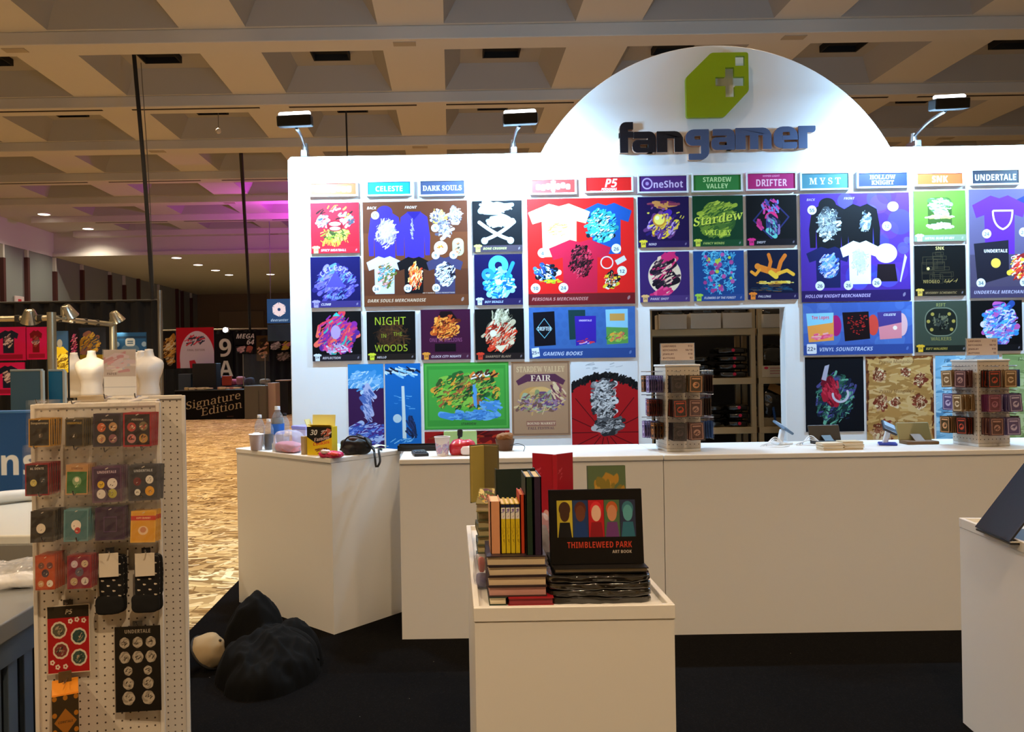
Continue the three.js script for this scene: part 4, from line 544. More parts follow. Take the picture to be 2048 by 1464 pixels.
{
  const p = onPlane(712, 909, TOP), t = thing('camera_bag', 'black pouch tangled with straps and cables', 'bag', [p.x, TOP, p.z - .03], .2);
  mesh('pouch', lump(.17, .09, .1, .013, 18, 7), mat('#121113', .5), t); mesh('flap', lump(.1, .03, .07, .006, 26, 4), mat('#5c4440', .6), t, [.0, .075, 0]);
  for (const [a, b] of [[-.1, .06], [.08, .1], [.02, -.07]]) mesh('strap', tube([[a, .03, b * .4], [a * .5, .11, b], [.05, .09, b * .8], [.1, .02, b]], .005, 24, 6), mat('#0e0e10', .6), t);
}
{ const p = onPlane(752, 905, TOP), e = p; single('black_strap', 'black strap looping over the counter edge', 'strap', tube([[e.x - .06, TOP + .01, e.z - .1], [e.x - .02, TOP + .03, e.z - .02], [e.x + .0, TOP - .02, e.z + .07], [e.x + .01, TOP - .08, e.z + .085], [e.x + .03, TOP - .05, e.z + .08], [e.x + .02, TOP + .02, e.z + .03], [e.x + .03, TOP + .01, e.z - .05]], .007, 40, 6), mat('#111113', .6)); }
{ const p = onPlane(752, 896, TOP); single('paper_bundle', 'loose pale green papers behind the strap', 'papers', at(sheetGeo(.15, .08, .012, 14, 3), 0, .014, 0), mat('#cfe2b4', .7), [p.x, TOP, p.z], [0, -.3, 0]); }
{ const p = onPlane(685, 905, TOP), t = thing('pastel_sheet', 'pale blue plastic sheet behind the black pouch', 'sheet', [p.x + .01, TOP, p.z - .1]); mesh('sheet', at(sheetGeo(.12, .06, .014, 20, 6), 0, .03, 0, .5), mat('#b8dcdc', .3), t); }

// ---------------------------------------------------------------- things on the long counter
const onTop = (u, d) => { const v = PY - (u - PX) * ROLL + (EYE - TOP) * FOCAL / d; const p = P(u, v, d); return [p.x, TOP, -d]; };
{ const t = thing('black_tray', 'long black tray behind the calculator', 'tray', onTop(838, 5.0)); mesh('base', RB(.26, .02, .12, .005), M.black, t, [0, .01, 0]); mesh('rim', merge(at(B(.26, .015, .006), 0, .027, .057), at(B(.26, .015, .006), 0, .027, -.057), at(B(.006, .015, .12), .127, .027, 0), at(B(.006, .015, .12), -.127, .027, 0)), M.black, t); }
{ const t = thing('calculator', 'small dark calculator beside the coffee cup', 'calculator', onTop(840, 4.72), .2); mesh('case', RB(.085, .022, .13, .006), mat('#22262c', .5), t, [0, .011, 0], [.05, 0, 0]); mesh('screen', B(.066, .003, .026), mat('#5a665c', .2), t, [0, .0245, -.042], [.05, 0, 0]); for (let i = 0; i < 4; i++) for (let j = 0; j < 4; j++) mesh('key', RB(.013, .004, .011, .001), mat('#3c4148', .6), t, [-.026 + i * .0175, .0235, -.014 + j * .018], [.05, 0, 0]); }
{
  const t = thing('coffee_cup', 'paper coffee cup with violet pattern and rolled rim', 'cup', onTop(885, 4.68)), pr = print(256, 96, '#e8e2e0', (c, w, h) => { c.fillStyle = '#e9e3e2'; c.fillRect(0, 0, w, h); strokes(c, w / 2, h * .6, w * .7, h * .35, 90, ['#9a8cc4', '#c0a8cc', '#b8c0dc', '#d8b8c8'], 18, 6, -.5, .8); });
  mesh('cup_body', onPrint(C(.045, .034, .108, 24, true), pr), printMat(pr, .55, { side: THREE.DoubleSide }), t, [0, .056, 0]); mesh('rim', at(new THREE.TorusGeometry(.045, .003, 6, 24), 0, .11, 0, Math.PI / 2), mat('#f2eeea', .5), t); mesh('cup_base', C(.034, .034, .004, 20), M.white, t, [0, .003, 0]); mesh('coffee', C(.042, .042, .002, 20), mat('#4a2c18', .3), t, [0, .09, 0]);
}
{ const t = thing('green_card_box', 'pale green rectangular box standing behind the cup', 'box', onTop(921, 4.98), 0); mesh('box_body', RB(.205, .115, .03, .006), mat('#a3d48e', .5), t, [0, .0575, 0]); mesh('box_top', RB(.2, .005, .026, .002), mat('#cdeac0', .5), t, [0, .1155, 0]); }
{ const t = thing('hair_brush', 'black brush leaning against the green box', 'brush', onTop(916, 4.9)); mesh('handle', at(C(.007, .01, .1, 10), 0, .05, 0, 0, 0, -.25), M.black, t); mesh('head', lump(.032, .05, .02, .002, 40, 3), M.black, t, [.014, .085, 0]); }
{ const t = thing('red_bag', 'crumpled red and white plastic bag by the cup', 'bag', onTop(926, 4.72)); mesh('bag', lump(.14, .085, .1, .012, 20, 11), mat('#c8142c', .3, 0, { clearcoat: .5 }), t); mesh('white_fold', lump(.08, .05, .05, .008, 26, 1), mat('#ece4e6', .4), t, [.03, .005, .045]); }
{ const t = thing('brown_basket', 'small brown woven basket behind the tall books', 'basket', onTop(1010, 4.9)); mesh('bowl', lathe([[.001, .002], [.045, .002], [.06, .07], [.055, .07], [.042, .006]], 18), mat('#5c3a1e', .85), t); mesh('contents', lump(.09, .05, .08, .012, 24, 5), mat('#8a5a2c', .8), t, [0, .05, 0]); }
single('black_wire', 'thin black wire curling up from the counter by the red book', 'cable', tube([[.31, TOP + .004, -4.86], [.34, TOP + .03, -4.86], [.39, TOP + .045, -4.85], [.43, TOP + .03, -4.84], [.42, TOP + .004, -4.8]], .002, 30, 5), M.black);
function cablesTo(x, z, label, col) { const g = []; for (let i = 0; i < 3; i++) g.push(tube([[x, TOP + .012, z], [x - .04, TOP + .05 - i * .012, z - .03], [x - .09, TOP + .03, z + .02 * i], [x - .12 - .02 * i, TOP + .004, z + .03], [x - .06, TOP + .004, z + .06 + .015 * i], [x + .01, TOP + .006, z + .05]], .0035, 40, 6)); return single('charging_cable', label, 'cable', merge(...g), mat(col, .5)); }
function reader(u, d, label, padCol, footCol, turn) { const t = thing('card_reader', label, 'card reader', onTop(u, d), turn); mesh('foot', RB(.1, .016, .09, .007, 2), mat(footCol, .4), t, [0, .008, 0]); mesh('stem', RB(.03, .09, .03, .008, 2), mat('#e4e8ec', .4), t, [-.005, .05, 0], [0, 0, -.25]); const pd = mesh('pad', RB(.085, .016, .13, .007, 2), mat(padCol, .3), t, [.01, .105, 0], [.35, 0, -.5]); mesh('screen', B(.066, .002, .06), mat('#a4c8e8', .15), pd, [0, .0085, -.02]); }
reader(1564, 4.98, 'blue-grey card reader on a white stand near the doorway', '#54708c', '#e4e8ec', .2); cablesTo(onTop(1562, 4.95)[0], -4.9, 'white cables curled at the card reader near the doorway', '#e8ecf0');
reader(1775, 4.85, 'black card reader on a white and blue stand', '#1c1f24', '#2440b0', -.4); cablesTo(onTop(1640, 4.95)[0], -4.95, 'white cables curled beside the dark tablet', '#e0e6ec');
function tablet(u, d, w, h, label, col, footCol, tilt, turn) { const t = thing('tablet_stand', label, 'tablet', onTop(u, d), turn); mesh('foot', RB(w * .96, .02, .1, .005), mat(footCol, .5), t, [0, .01, .01]); mesh('back', RB(w, h, .012, .006, 2), mat(col, .35, .1), t, [0, h / 2 * Math.cos(tilt) + .016, -.03 - h / 2 * Math.sin(tilt)], [-tilt, 0, 0]); mesh('prop', RB(w * .3, h * .7, .006, .002), mat(footCol, .5), t, [0, h * .3, .0], [-.7 - tilt, 0, 0]); }
tablet(1656, 4.98, .2, .1, 'dark tablet tilted on a black stand by the doorway', '#3a3630', '#141312', .3, .05);
tablet(1836, 4.9, .2, .115, 'olive-backed tablet on a brown stand', '#8c865c', '#6a4c28', .35, -.03);
for (const [u, d, n, label] of [[1659, 4.66, 7, 'left of two small stacks of order pads'], [1700, 4.68, 8, 'right of two small stacks of order pads']]) { const t = thing('pad_stack', label, 'paper stack', onTop(u, d), .05, 'order pads on the counter'); for (let i = 0; i < n; i++) mesh('pad', RB(.118, .0058, .085, .001), mat(['#d9cbb0', '#cbbb9c', '#e2d6c0'][i % 3], .8), t, [rr(-.004, .004), .003 + i * .006, rr(-.004, .004)], [0, rr(-.05, .05), 0]); }

// ---------------------------------------------------------------- counter spinners: square peg columns hung with small carded packs
const pegTex = tiled(256, 256, (c, w, h) => { c.fillStyle = '#d9cfc0'; c.fillRect(0, 0, w, h); grain(c, w, h, 2500, ['#d4c9b9', '#ded5c7'], 3); for (const x of [64, 192]) for (const y of [64, 192]) { disc(c, x, y, 15, '#4a3c30'); } });   // two by two holes
pegTex.repeat.set(1 / .0508, 1 / .0508);
const pegMat = mat('#ffffff', .55, 0, { map: pegTex });
const packPrints = [['#3a2a1c', '#c87a3a'], ['#4c3a20', '#e0a070'], ['#3c5a8c', '#d8dce4'], ['#6a2a44', '#a86a7c'], ['#2c1a14', '#c84a2a'], ['#241c1c', '#4a3c3c'], ['#7a5a34', '#e4c8a0'], ['#5a4a78', '#c8bcd8'], ['#54302c', '#b88a78']].map(([a, b], i) => print(60, 80, a, (c, w, h) => { c.fillStyle = a; c.fillRect(0, 0, w, h); c.strokeStyle = b; c.lineWidth = 3; c.strokeRect(6, 6, w - 12, h - 12); disc(c, w / 2, h * .56, w * .24, b); strokes(c, w / 2, h * .56, w * .14, h * .1, 8, [a], 10, 4); c.fillStyle = b; c.fillRect(w * .2, h * .16, w * .6, h * .08); }));
const packNames = ['brown', 'tan', 'blue', 'plum', 'rust', 'black', 'khaki', 'violet', 'cocoa'];
const packGeos = packPrints.map((p) => { const g = printBox(.08, .1, .003, p); g.translate(0, -.072, 0); return g; });
const bagGeo = (() => { const g = new THREE.PlaneGeometry(.09, .136, 8, 12), p = g.attributes.position; for (let i = 0; i < p.count; i++) p.setZ(i, .005 + .005 * noise.noise(p.getX(i) * 60, p.getY(i) * 60, 2)); g.translate(0, -.06, 0); g.computeVertexNormals(); return g; })();
function spinner(u, d, turn, name, seedRow) {
  const o = onTop(u, d), W = .205, H = .5, t = thing('counter_spinner', `white square pegboard spinner on the counter, ${name}`, 'display stand', o, turn);
  mesh('base', RB(W, .018, W, .004), M.white, t, [0, .009, 0]); mesh('column', metres(RB(W, H - .02, W, .004)), pegMat, t, [0, .018 + (H - .02) / 2, 0]); mesh('top_plate', RB(W + .01, .012, W + .01, .004), M.white, t, [0, H + .004, 0]);
  const pr = print(160, 90, '#d8c8b8', (c, w, h) => { c.fillStyle = '#dccabb'; c.fillRect(0, 0, w, h); [['LANYARDS', '$12'], ['KEYCHAINS', '$8/10'], ['JEWELRY', '$18'], ['BUTTONS', '$2']].forEach(([a, b], i) => { txt(c, a, 8, 14 + i * 21, 13, '#6a4a44'); txt(c, b, w - 8, 14 + i * 21, 13, '#6a4a44', 'right'); }); });
  const sg = mesh('price_sign', printBox(.2, .1, .003, pr), printMat(pr, .5), t, [-.0, H + .085, .02]); mesh('sign_holder', merge(at(B(.21, .13, .002), 0, -.012, -.003), at(B(.21, .004, .05), 0, -.074, 0)), mat('#eef2f4', .1, 0, { transmission: .8, thickness: 0 }), sg);
  const group = 'carded packs on the spinner, ' + name, M4 = new THREE.Matrix4().makeRotationY(turn);
  const faces = [['front', 0, [-.052, .052]], ['left', -Math.PI / 2, [-.05, .05]], ['right', Math.PI / 2, [-.05, .05]]];
  [['top', .47], ['middle', .33], ['bottom', .195]].forEach(([rowName, y], ri) => faces.forEach(([fn, fa, xs]) => xs.forEach((x, xi) => {
    const m = new THREE.Matrix4().makeRotationY(fa), local = (z) => new THREE.Vector3(x, y, W / 2 + z).applyMatrix4(m);
    const hk = mesh('peg_hook', at(C(.002, .002, .1, 6), 0, 0, 0, Math.PI / 2), M.chrome, t, local(.05).toArray(), [0, fa, 0]);
    const n = 5 + Math.floor(rnd() * 3), kind = Math.floor(rnd() * packGeos.length);
    for (let k = 0; k < n; k++) {
      const w = local(.016 + k * .0125).applyMatrix4(M4), pos = [o[0] + w.x, o[1] + w.y - .001, o[2] + w.z], last = k === n - 1;
      const g = last && fn !== 'left' ? thing('carded_pack', '', 'pack', pos) : mesh('carded_pack', packGeos[kind], printMat(packPrints[kind], .35), scene, pos);
      if (last && fn !== 'left') { mesh('card', packGeos[kind], printMat(packPrints[kind], .35), g); mesh('bag', bagGeo, M.pinBag, g); }
      tag(g, `${packNames[kind]} bagged card, ${rowName} row, ${fn} side, ${xi ? 'second' : 'first'} hook, spinner ${name}`, 'pack', `${group}, ${rowName} row, ${fn} side`); g.rotation.set(rr(-.06, .02), turn + fa + rr(-.12, .12), rr(-.05, .05));
    }
  })));
}
spinner(1356, 4.79, .06, 'by the doorway', 1);
spinner(1962, 4.79, .12, 'at right edge', 2);

// ---------------------------------------------------------------- shelves behind the doorway
const shelfTan = mat('#c9b48c', .75);
function shelving(u0, u1, d, label) {
  const a = P(u0, 720, d).x, b = P(u1, 720, d).x, w = b - a, t = thing('storage_shelf', label, 'shelf', [(a + b) / 2, 0, -d - .2], 0, 'shelving units in the storage room');
  for (const sx of [-1, 1]) for (const sz of [-1, 1]) mesh('post', RB(.04, 2.02, .035, .004), shelfTan, t, [sx * (w / 2 - .02), 1.01, sz * .18]);
  for (const v of [664, 763, 862, 960]) { const y = P(1420, v, d).y; mesh('shelf_board', RB(w, .055, .4, .006), shelfTan, t, [0, y, 0]); }
  return t;
}
shelving(1296, 1512, 6.62, 'tan shelving unit filling the left of the doorway'); shelving(1517, 1700, 6.62, 'tan shelving unit at the right of the doorway');
const shelfY = [664, 763, 862].map((v) => P(1420, v, 6.62).y + .028), sX = (u) => P(u, 720, 6.62).x;
for (const [u0, u1, h, label] of [[1318, 1372, .12, 'white carton at the left of the top shelf'], [1380, 1440, .125, 'white carton in the middle of the top shelf'], [1444, 1502, .125, 'white carton right on the top shelf'], [1524, 1590, .11, 'white carton on the top shelf of the right unit']]) { const w = sX(u1) - sX(u0), t = thing('shelf_carton', label, 'box', [(sX(u0) + sX(u1)) / 2, shelfY[0], -6.66], 0, 'cartons on the top shelf'); mesh('carton', RB(w, h, .16, .003), mat('#cfc6b6', .75), t, [0, h / 2, 0]); mesh('contents', lump(w * .9, .06, .14, .008, 20, u0), wrapBlack, t, [0, h - .01, 0]); }
function bagged(u0, u1, si, n, label, tagCol, d = 6.6) { const w = sX(u1) - sX(u0); for (let i = 0; i < n; i++) { const t = thing('bagged_shirt', `${label}, ${['lowest', 'second', 'third', 'top'][i]} of its pile`, 'bagged shirt', [(sX(u0) + sX(u1)) / 2 + rr(-.01, .01), shelfY[si] + i * .066, -d - .16], rr(-.05, .05), 'bagged black shirts on the shelves'); mesh('wrapped_shirt', lump(w, .052, .26, .006, 18, i * 7 + u0, 5, 32), wrapBlack, t); if (tagCol) mesh('size_tag', C(.014, .014, .004, 14), mat(tagCol, .5), t, [.0, .03, .136], [Math.PI / 2, 0, 0]); } }
bagged(1436, 1500, 1, 4, 'black shirt in glossy bag, right of the middle shelf', '#d81e4a'); bagged(1330, 1428, 1, 3, 'black shirt in glossy bag behind the price sign', null); bagged(1454, 1500, 2, 3, 'black shirt in glossy bag, right of the lower shelf', '#d81e4a'); bagged(1340, 1450, 2, 3, 'black shirt in glossy bag behind the spinner packs', null);
{ const t = thing('dark_bundle', 'dark plastic-wrapped bundle on the right unit', 'bundle', [sX(1552), shelfY[1] + .095, -6.78]); mesh('bundle', lump(.24, .17, .24, .015, 14, 4), wrapBlack, t); }
{ const pr = print(110, 70, '#d0c0a4', (c, w, h) => { c.fillStyle = '#d6c7ab'; c.fillRect(0, 0, w, h); disc(c, 16, 14, 8, '#d83a5a'); for (let i = 0; i < 3; i++) { c.fillStyle = '#b86a6a'; c.fillRect(30, 14 + i * 16, 60 - i * 12, 4); } }); single('labelled_box', 'cream box with red dot under the dark bundle', 'box', printBox(.24, .095, .2, pr), printMat(pr, .7), [sX(1553), shelfY[1] + .0475, -6.72]); }
{ const t = thing('hanging_tag_bag', 'black bag with a brown paper tag on the lower right shelf', 'bag', [sX(1555), shelfY[2], -6.78]); mesh('bag', lump(.24, .26, .24, .02, 12, 9), wrapBlack, t, [0, .06, 0]); mesh('tray', RB(.22, .07, .2, .004), mat('#a89878', .8), t, [0, .035, 0]); mesh('paper_tag', RB(.13, .07, .003, .001), mat('#8c6230', .8), t, [.0, .31, .13], [-.3, 0, -.5]); mesh('blue_ribbon', RB(.02, .12, .003, .001), mat('#2a5aa0', .6), t, [-.02, .1, .125], [-.1, 0, .1]); }
// ---------------------------------------------------------------- pedestals
function pedestal(label, w, d, h, pos, turn) {
  const t = thing('display_pedestal', label, 'pedestal', pos, turn, 'white display pedestals'), e = .018;
  mesh('body', B(w - .006, h - .04, d - .006), M.white, t, [0, (h - .04) / 2, 0]);
  mesh('tray_floor', B(w - 2 * e, .004, d - 2 * e), M.white, t, [0, h - .018, 0]);
  for (const s of [-1, 1]) { mesh('rim', RB(w, .04, e, .003), M.white, t, [0, h - .02, s * (d / 2 - e / 2)]); mesh('rim', RB(e, .04, d - 2 * e - .001, .003), M.white, t, [s * (w / 2 - e / 2), h - .02, 0]); }
  return t;
}
const PH = .895, PTOP = .012 + PH - .016;
{ const a = P(947, 1215, 2.2), b = P(1351, 1208, 2.2); pedestal('white pedestal in the foreground stacked with books', b.x - a.x, 1.11, PH, [(a.x + b.x) / 2, .012, -2.2 - .555], 0); }
{
  const c = P(1917, 1035, 3.41), th = -.12, w = .9, L = 1.2, p = new THREE.Vector3(w / 2, 0, L / 2).applyAxisAngle(new THREE.Vector3(0, 1, 0), th);
  const t = pedestal('white pedestal at the right frame edge', w, L, c.y - .012, [c.x + p.x, .012, c.z + p.z], th), top = c.y - .016;
  const q = P(1984, 1052, 3.1), f = thing('display_folder', 'black folder propped half open on the right pedestal', 'folder', [q.x, top + .001, q.z], -.15);
  mesh('base_board', RB(.3, .008, .26, .002), mat('#1c1914', .4), f, [.15, .004, 0]); mesh('cover', RB(.32, .008, .26, .002), mat('#12100d', .3), f, [.16 * Math.cos(.95), .012 + .16 * Math.sin(.95), 0], [0, 0, .95]); mesh('inner_page', RB(.3, .003, .24, .001), mat('#3c3226', .4), f, [.16 * Math.cos(.95) + .006, .008 + .16 * Math.sin(.95), 0], [0, 0, .95]); mesh('edge_strip', RB(.3, .005, .006, .001), mat('#cfc8b8', .5), f, [.15, .0105, .128]);
  const s = P(2062, 1075, 2.95), pr = print(90, 90, '#2a3a7c', (c2, W, H) => { c2.fillStyle = '#2c4488'; c2.fillRect(0, 0, W, H); strokes(c2, W / 2, H / 2, W / 2, H / 2, 50, ['#d84a3a', '#e8c84a', '#3a8ac8', '#f0e8d8'], 20, 8); });
  const b = tag(mesh('art_card', printBox(.2, .012, .16, pr, [2]), printMat(pr, .35), scene, [s.x + .07, top + .007, s.z + .1], [0, .3, 0]), 'colourful blue and red card lying before the black folder', 'card');
}
// ---------------------------------------------------------------- books
const bx = new THREE.Vector3(1, 0, 0), by = new THREE.Vector3(0, 1, 0), bz = new THREE.Vector3(0, 0, 1);
function basis(o, X, Y, Z, turn = 0) { const m = new THREE.Matrix4().makeBasis(X, Y, Z), r = new THREE.Matrix4().makeRotationY(turn); o.quaternion.setFromRotationMatrix(r.multiply(m)); return o; }
// local: x from spine (-) to fore-edge (+), y height, z thickness; origin in the middle
function book(label, W, H, T, cover, opt = {}) {
  const t = thing('book', label, 'book', [0, 0, 0], 0, opt.group), b = Math.min(.003, T * .2), cm = mat(cover, opt.rough ?? .45);
  mesh('cover', merge(at(B(W, H, b), 0, 0, T / 2 - b / 2), at(B(W, H, b), 0, 0, -T / 2 + b / 2), at(B(b, H, T), -W / 2 + b / 2, 0, 0)), cm, t);
  mesh('pages', B(W - b - .004, H - .006, T - 2 * b - .0004), mat(opt.page ?? '#dccfb2', .85), t, [-.001, 0, 0]);
  if (opt.spine) mesh('spine_print', printBox(T - .001, H * .98, .0008, opt.spine), printMat(opt.spine, .4), t, [-W / 2 - .0005, 0, 0], [0, -Math.PI / 2, 0]);
  if (opt.front) mesh('cover_print', printBox(W * .99, H * .99, .0008, opt.front), printMat(opt.front, .4), t, [0, 0, T / 2 + .0005]);
  return t;
}
const lie = (o, x, y, z, T, turn = 0) => { o.position.set(x, y + T / 2, z); return basis(o, bz, bx, by, turn); };            // fore-edge to the viewer
const stand = (o, x, y, z, H, turn = 0) => { o.position.set(x, y + H / 2, z); return basis(o, bz.clone().negate(), by, bx, turn); };   // spine to the viewer
{
  const cx = P(1034, 1160, 2.3).x, d = 2.27, T = .0285;
  lie(book('thin dark green book lying lowest, left of the red one', .2, .05, .024, '#1b3328'), cx - .057, PTOP, -d - .1, .024);
  lie(book('thin red book lying lowest in the front stack', .21, .128, .024, '#9c1420', { page: '#8c3038' }), cx + .034, PTOP, -d - .095, .024, .02);
  ['fourth and lowest hardcover', 'third hardcover from the top', 'second hardcover from the top', 'topmost hardcover'].forEach((n, i) => lie(book(`${n} in the cream-paged front stack`, .2, .166 + i * .001, T, ['#33201f', '#2b1c22', '#26181f', '#2a2028'][i], { group: 'lying hardcovers in the front stack', page: ['#b98a80', '#c9b496', '#cdbb9c', '#cbb999'][i] }), cx + rr(-.002, .002), PTOP + .0245 + i * (T + .0003), -d - .1, T, rr(-.02, .02)));
  const y = PTOP + .0245 + 4 * (T + .0003) + .0003, z = -2.3;
  const spineY = print(24, 200, '#d8be20', (c, w, h) => { c.fillStyle = '#d9c022'; c.fillRect(0, 0, w, h); c.fillStyle = '#e8e4dc'; c.fillRect(0, 0, w, h * .3); c.fillStyle = '#20264c'; c.fillRect(0, 0, w, h * .07); strokes(c, w / 2, h * .18, w * .3, h * .08, 10, ['#7a5aa8', '#4a5a9c'], 10, 3); strokes(c, w / 2, h * .65, w * .3, h * .28, 18, ['#8a6c10', '#a88a18'], 14, 2, 1.4, .4); });
  let x = P(980, 1050, 2.32).x;
  const put = (label, W, H, T2, col, opt = {}, turn = 0) => { x += T2 / 2; stand(book(label, W, H, T2, col, opt), x, y, z - W / 2 + (opt.dz ?? 0), H, turn); x += T2 / 2 + .0012; };
  put('thick peach paperback at the left of the upright row', .115, .15, .03, '#d99a72', { page: '#ecd6b8' });
  for (let i = 0; i < 4; i++) put(['first', 'second', 'third', 'fourth'][i] + ' yellow-spined comic from the left in the upright row', .11, .143, .0125, '#d8be20', { spine: spineY, group: 'yellow-spined comics', page: '#e8d4b4' });
  put('slim orange-red book right of the yellow comics', .125, .168, .014, '#c8401c', { page: '#d88a5c' });
  put('tall dark green book between orange and purple books', .14, .222, .021, '#16301f', { dz: .02 });
  put('tall dark purple book at the right of the upright row', .14, .222, .023, '#2c1838', { dz: .02 });
}
{
  // rear pile on the left, with an open olive book on top
  const x0 = P(993, 1000, 2.72).x, z = -2.74, pr = print(110, 150, '#7a7048', (c, w, h) => { c.fillStyle = '#8a8054'; c.fillRect(0, 0, w, h); strokes(c, w / 2, h / 2, w / 2, h / 2, 90, ['#a04a3c', '#c8a84a', '#5a6a44', '#d8c890', '#6a4a6a'], 20, 7); });
  const cols = ['#5a6048', '#6c6a4c', '#4c5440', '#74704e', '#585c44', '#666448', '#707048'];
  for (let i = 0; i < 7; i++) lie(book(`${['lowest', 'second', 'third', 'fourth', 'fifth', 'sixth', 'topmost'][i]} patterned olive book in the rear left pile`, .16, .135, .027, cols[i], { group: 'patterned books in the rear left pile', page: '#a89c74' }), x0 + rr(-.003, .003), PTOP + i * .0274, z, .027, rr(-.05, .05));
  const y = PTOP + 7 * .0274;
  const a = book('patterned floral book lying tilted on the rear left pile', .12, .135, .03, '#8a8054', { front: pr }); a.position.set(x0 + .003, y + .035, z + .055); basis(a, bz, bx, by, -.15); a.rotateY(.28);
  const o = thing('open_book', 'olive book standing open above the rear left pile', 'book', [x0 - .035, y + .001, z - .085]);
  for (const s of [-1, 1]) { mesh('cover', RB(.062, .205, .004, .001), mat('#4c4a2a', .5), o, [s * .026, .1025, -.02], [0, -s * .62, 0]); mesh('page_block', RB(.056, .198, .012, .002), mat(s < 0 ? '#a8964a' : '#6a603a', .7), o, [s * .025, .1025, -.009], [0, -s * .62, 0]); }
  const g = book('large dark green hardcover standing behind the purple book', .03, .34, .13, '#1c2c26'); g.position.set(P(1030, 950, 2.62).x, PTOP + .17, -2.63); basis(g, bz.clone().negate(), by, bx, .1);
}
{ const o = thing('open_book', 'bright red book standing open with its spine forward', 'book', [P(1108, 1000, 2.9).x, PTOP, -2.86]); const h = .355; const pr = print(70, 180, '#a01828', (c, w, h2) => { c.fillStyle = '#a81a2c'; c.fillRect(0, 0, w, h2); disc(c, w * .6, h2 * .62, w * .14, '#d8a8a4'); strokes(c, w * .3, h2 * .2, w * .1, h2 * .05, 6, ['#c84a58'], 10, 3); });
  for (const s of [-1, 1]) { const c = mesh('cover', printBox(.095, h, .005, pr), printMat(pr, .4), o, [s * .036, h / 2, -.034], [0, s * .7, 0]); mesh('page_block', RB(.086, h - .01, .01, .002), mat('#c8828a', .7), c, [0, 0, -.008]); } mesh('spine', RB(.016, h, .005, .002), mat('#b01c2e', .4), o, [0, h / 2, .001]); }
{
  const x = P(1199, 984, 2.75).x, z = -2.86;
  for (let i = 0; i < 8; i++) lie(book(`${['lowest', 'second', 'third', 'fourth', 'fifth', 'sixth', 'seventh', 'topmost'][i]} wide book in the pile hidden behind the art book`, .17, .198, .027, i > 6 ? '#2c281c' : '#3a4438', { group: 'wide books behind the art book', page: i > 6 ? '#e8d8b4' : '#b8a884' }), x + rr(-.004, .004), PTOP + i * .0275, z + (i > 6 ? .02 : 0), .027, .03);
  const pr = print(120, 90, '#5a6a4c', (c, w, h) => { c.fillStyle = '#5f7250'; c.fillRect(0, 0, w, h); strokes(c, w * .5, h * .5, w * .4, h * .35, 40, ['#b88a34', '#c89c40', '#8a7a34'], 24, 12, -.3, .8); });
  const m = book('green and ochre map-covered book standing at the back', .145, .285, .02, '#4c5a40', { front: pr }); m.position.set(P(1214, 960, 3.05).x, PTOP + .143, -3.06); m.rotation.set(-.08, 0, 0);
}
{
  // wrapped books and the upright art book
  const x = P(1198, 1170, 2.3).x, z = -2.39; const T = .0165;
  for (let i = 0; i < 4; i++) { const t = thing('wrapped_book', `${['lowest', 'second', 'third', 'topmost'][i]} black book in crinkled clear wrap under the art book`, 'book', [x + rr(-.004, .004), PTOP + i * (T + .0035), z], rr(-.03, .03), 'shrink-wrapped black books'); mesh('book_block', RB(.272, T - .002, .2, .002), mat('#15120f', .4), t, [0, T / 2, 0]); const w = lump(.296, T + .003, .236, .006, 26, i * 9, 9, 56); mesh('wrap', w, mat('#1b1814', .13, 0, { clearcoat: 1, clearcoatRoughness: .08 }), t, [0, -.001, 0]); }
  const y = PTOP + 4 * (T + .0035) + .004;
  lie(book('loose black book lying directly under the upright art book', .2, .268, .013, '#171310', { page: '#b4a78c' }), x + .006, y, z + .005, .013);
  const pr = print(374, 292, '#0a0808', (c, w, h) => {
    c.fillStyle = '#0b0909'; c.fillRect(0, 0, w, h);
    [['#c8b83a', '#4a3022', '#17181c', '#4a3022'], ['#243a68', '#6c3c28', '#1c3c78', '#5a2a20'], ['#b81c26', '#e2b8a0', '#8a1824', '#d83038'], ['#4c6a48', '#c88864', '#6a3a78', '#b85a2c'], ['#2c3450', '#5aa0a8', '#2f6a80', '#3a7484']].forEach(([bg, skin, coat, hair], i) => { const x0 = w * (.078 + i * .171), pw = w * .168, y0 = h * .14, ph = h * .5; c.save(); c.beginPath(); c.rect(x0, y0, pw, ph); c.clip(); c.fillStyle = bg; c.fillRect(x0, y0, pw, ph); poly(c, [[x0 + pw * .06, y0 + ph], [x0 + pw * .18, y0 + ph * .6], [x0 + pw * .82, y0 + ph * .6], [x0 + pw * .94, y0 + ph]], coat); disc(c, x0 + pw * .5, y0 + ph * .24, pw * .37, hair, ph * .2); disc(c, x0 + pw * .5, y0 + ph * .36, pw * .31, skin, ph * .22); c.restore(); });
    txt(c, 'THIMBLEWEED PARK', w * .53, h * .745, h * .115, '#c8402a', 'center', 'sans-serif', 'bold', w * .7); txt(c, 'ART BOOK', w * .77, h * .84, h * .055, '#c8bcae', 'center', 'sans-serif', 'bold', w * .22);
  });
  const a = book('black art book standing upright with five portrait panels', .272, .215, .014, '#0c0a0a', { front: pr }); a.userData.category = 'book'; a.position.set(P(1196, 1070, 2.31).x, y + .0135 + .107, -2.345); a.rotation.set(-.1, 0, 0);
}
{ const p = P(963, 1110, 2.45), t = thing('toy_blister', 'small bagged red and blue toy at the pedestal left side', 'toy', [p.x, PTOP, -2.45]); mesh('bag', lump(.045, .1, .05, .005, 30, 2), bagMat, t); mesh('red_toy', lump(.02, .045, .018, .003, 40, 4), mat('#c83020', .5), t, [0, .05, .005]); mesh('blue_base', lump(.03, .04, .03, .003, 40, 6), mat('#5a5a90', .5), t, [0, .004, 0]); }
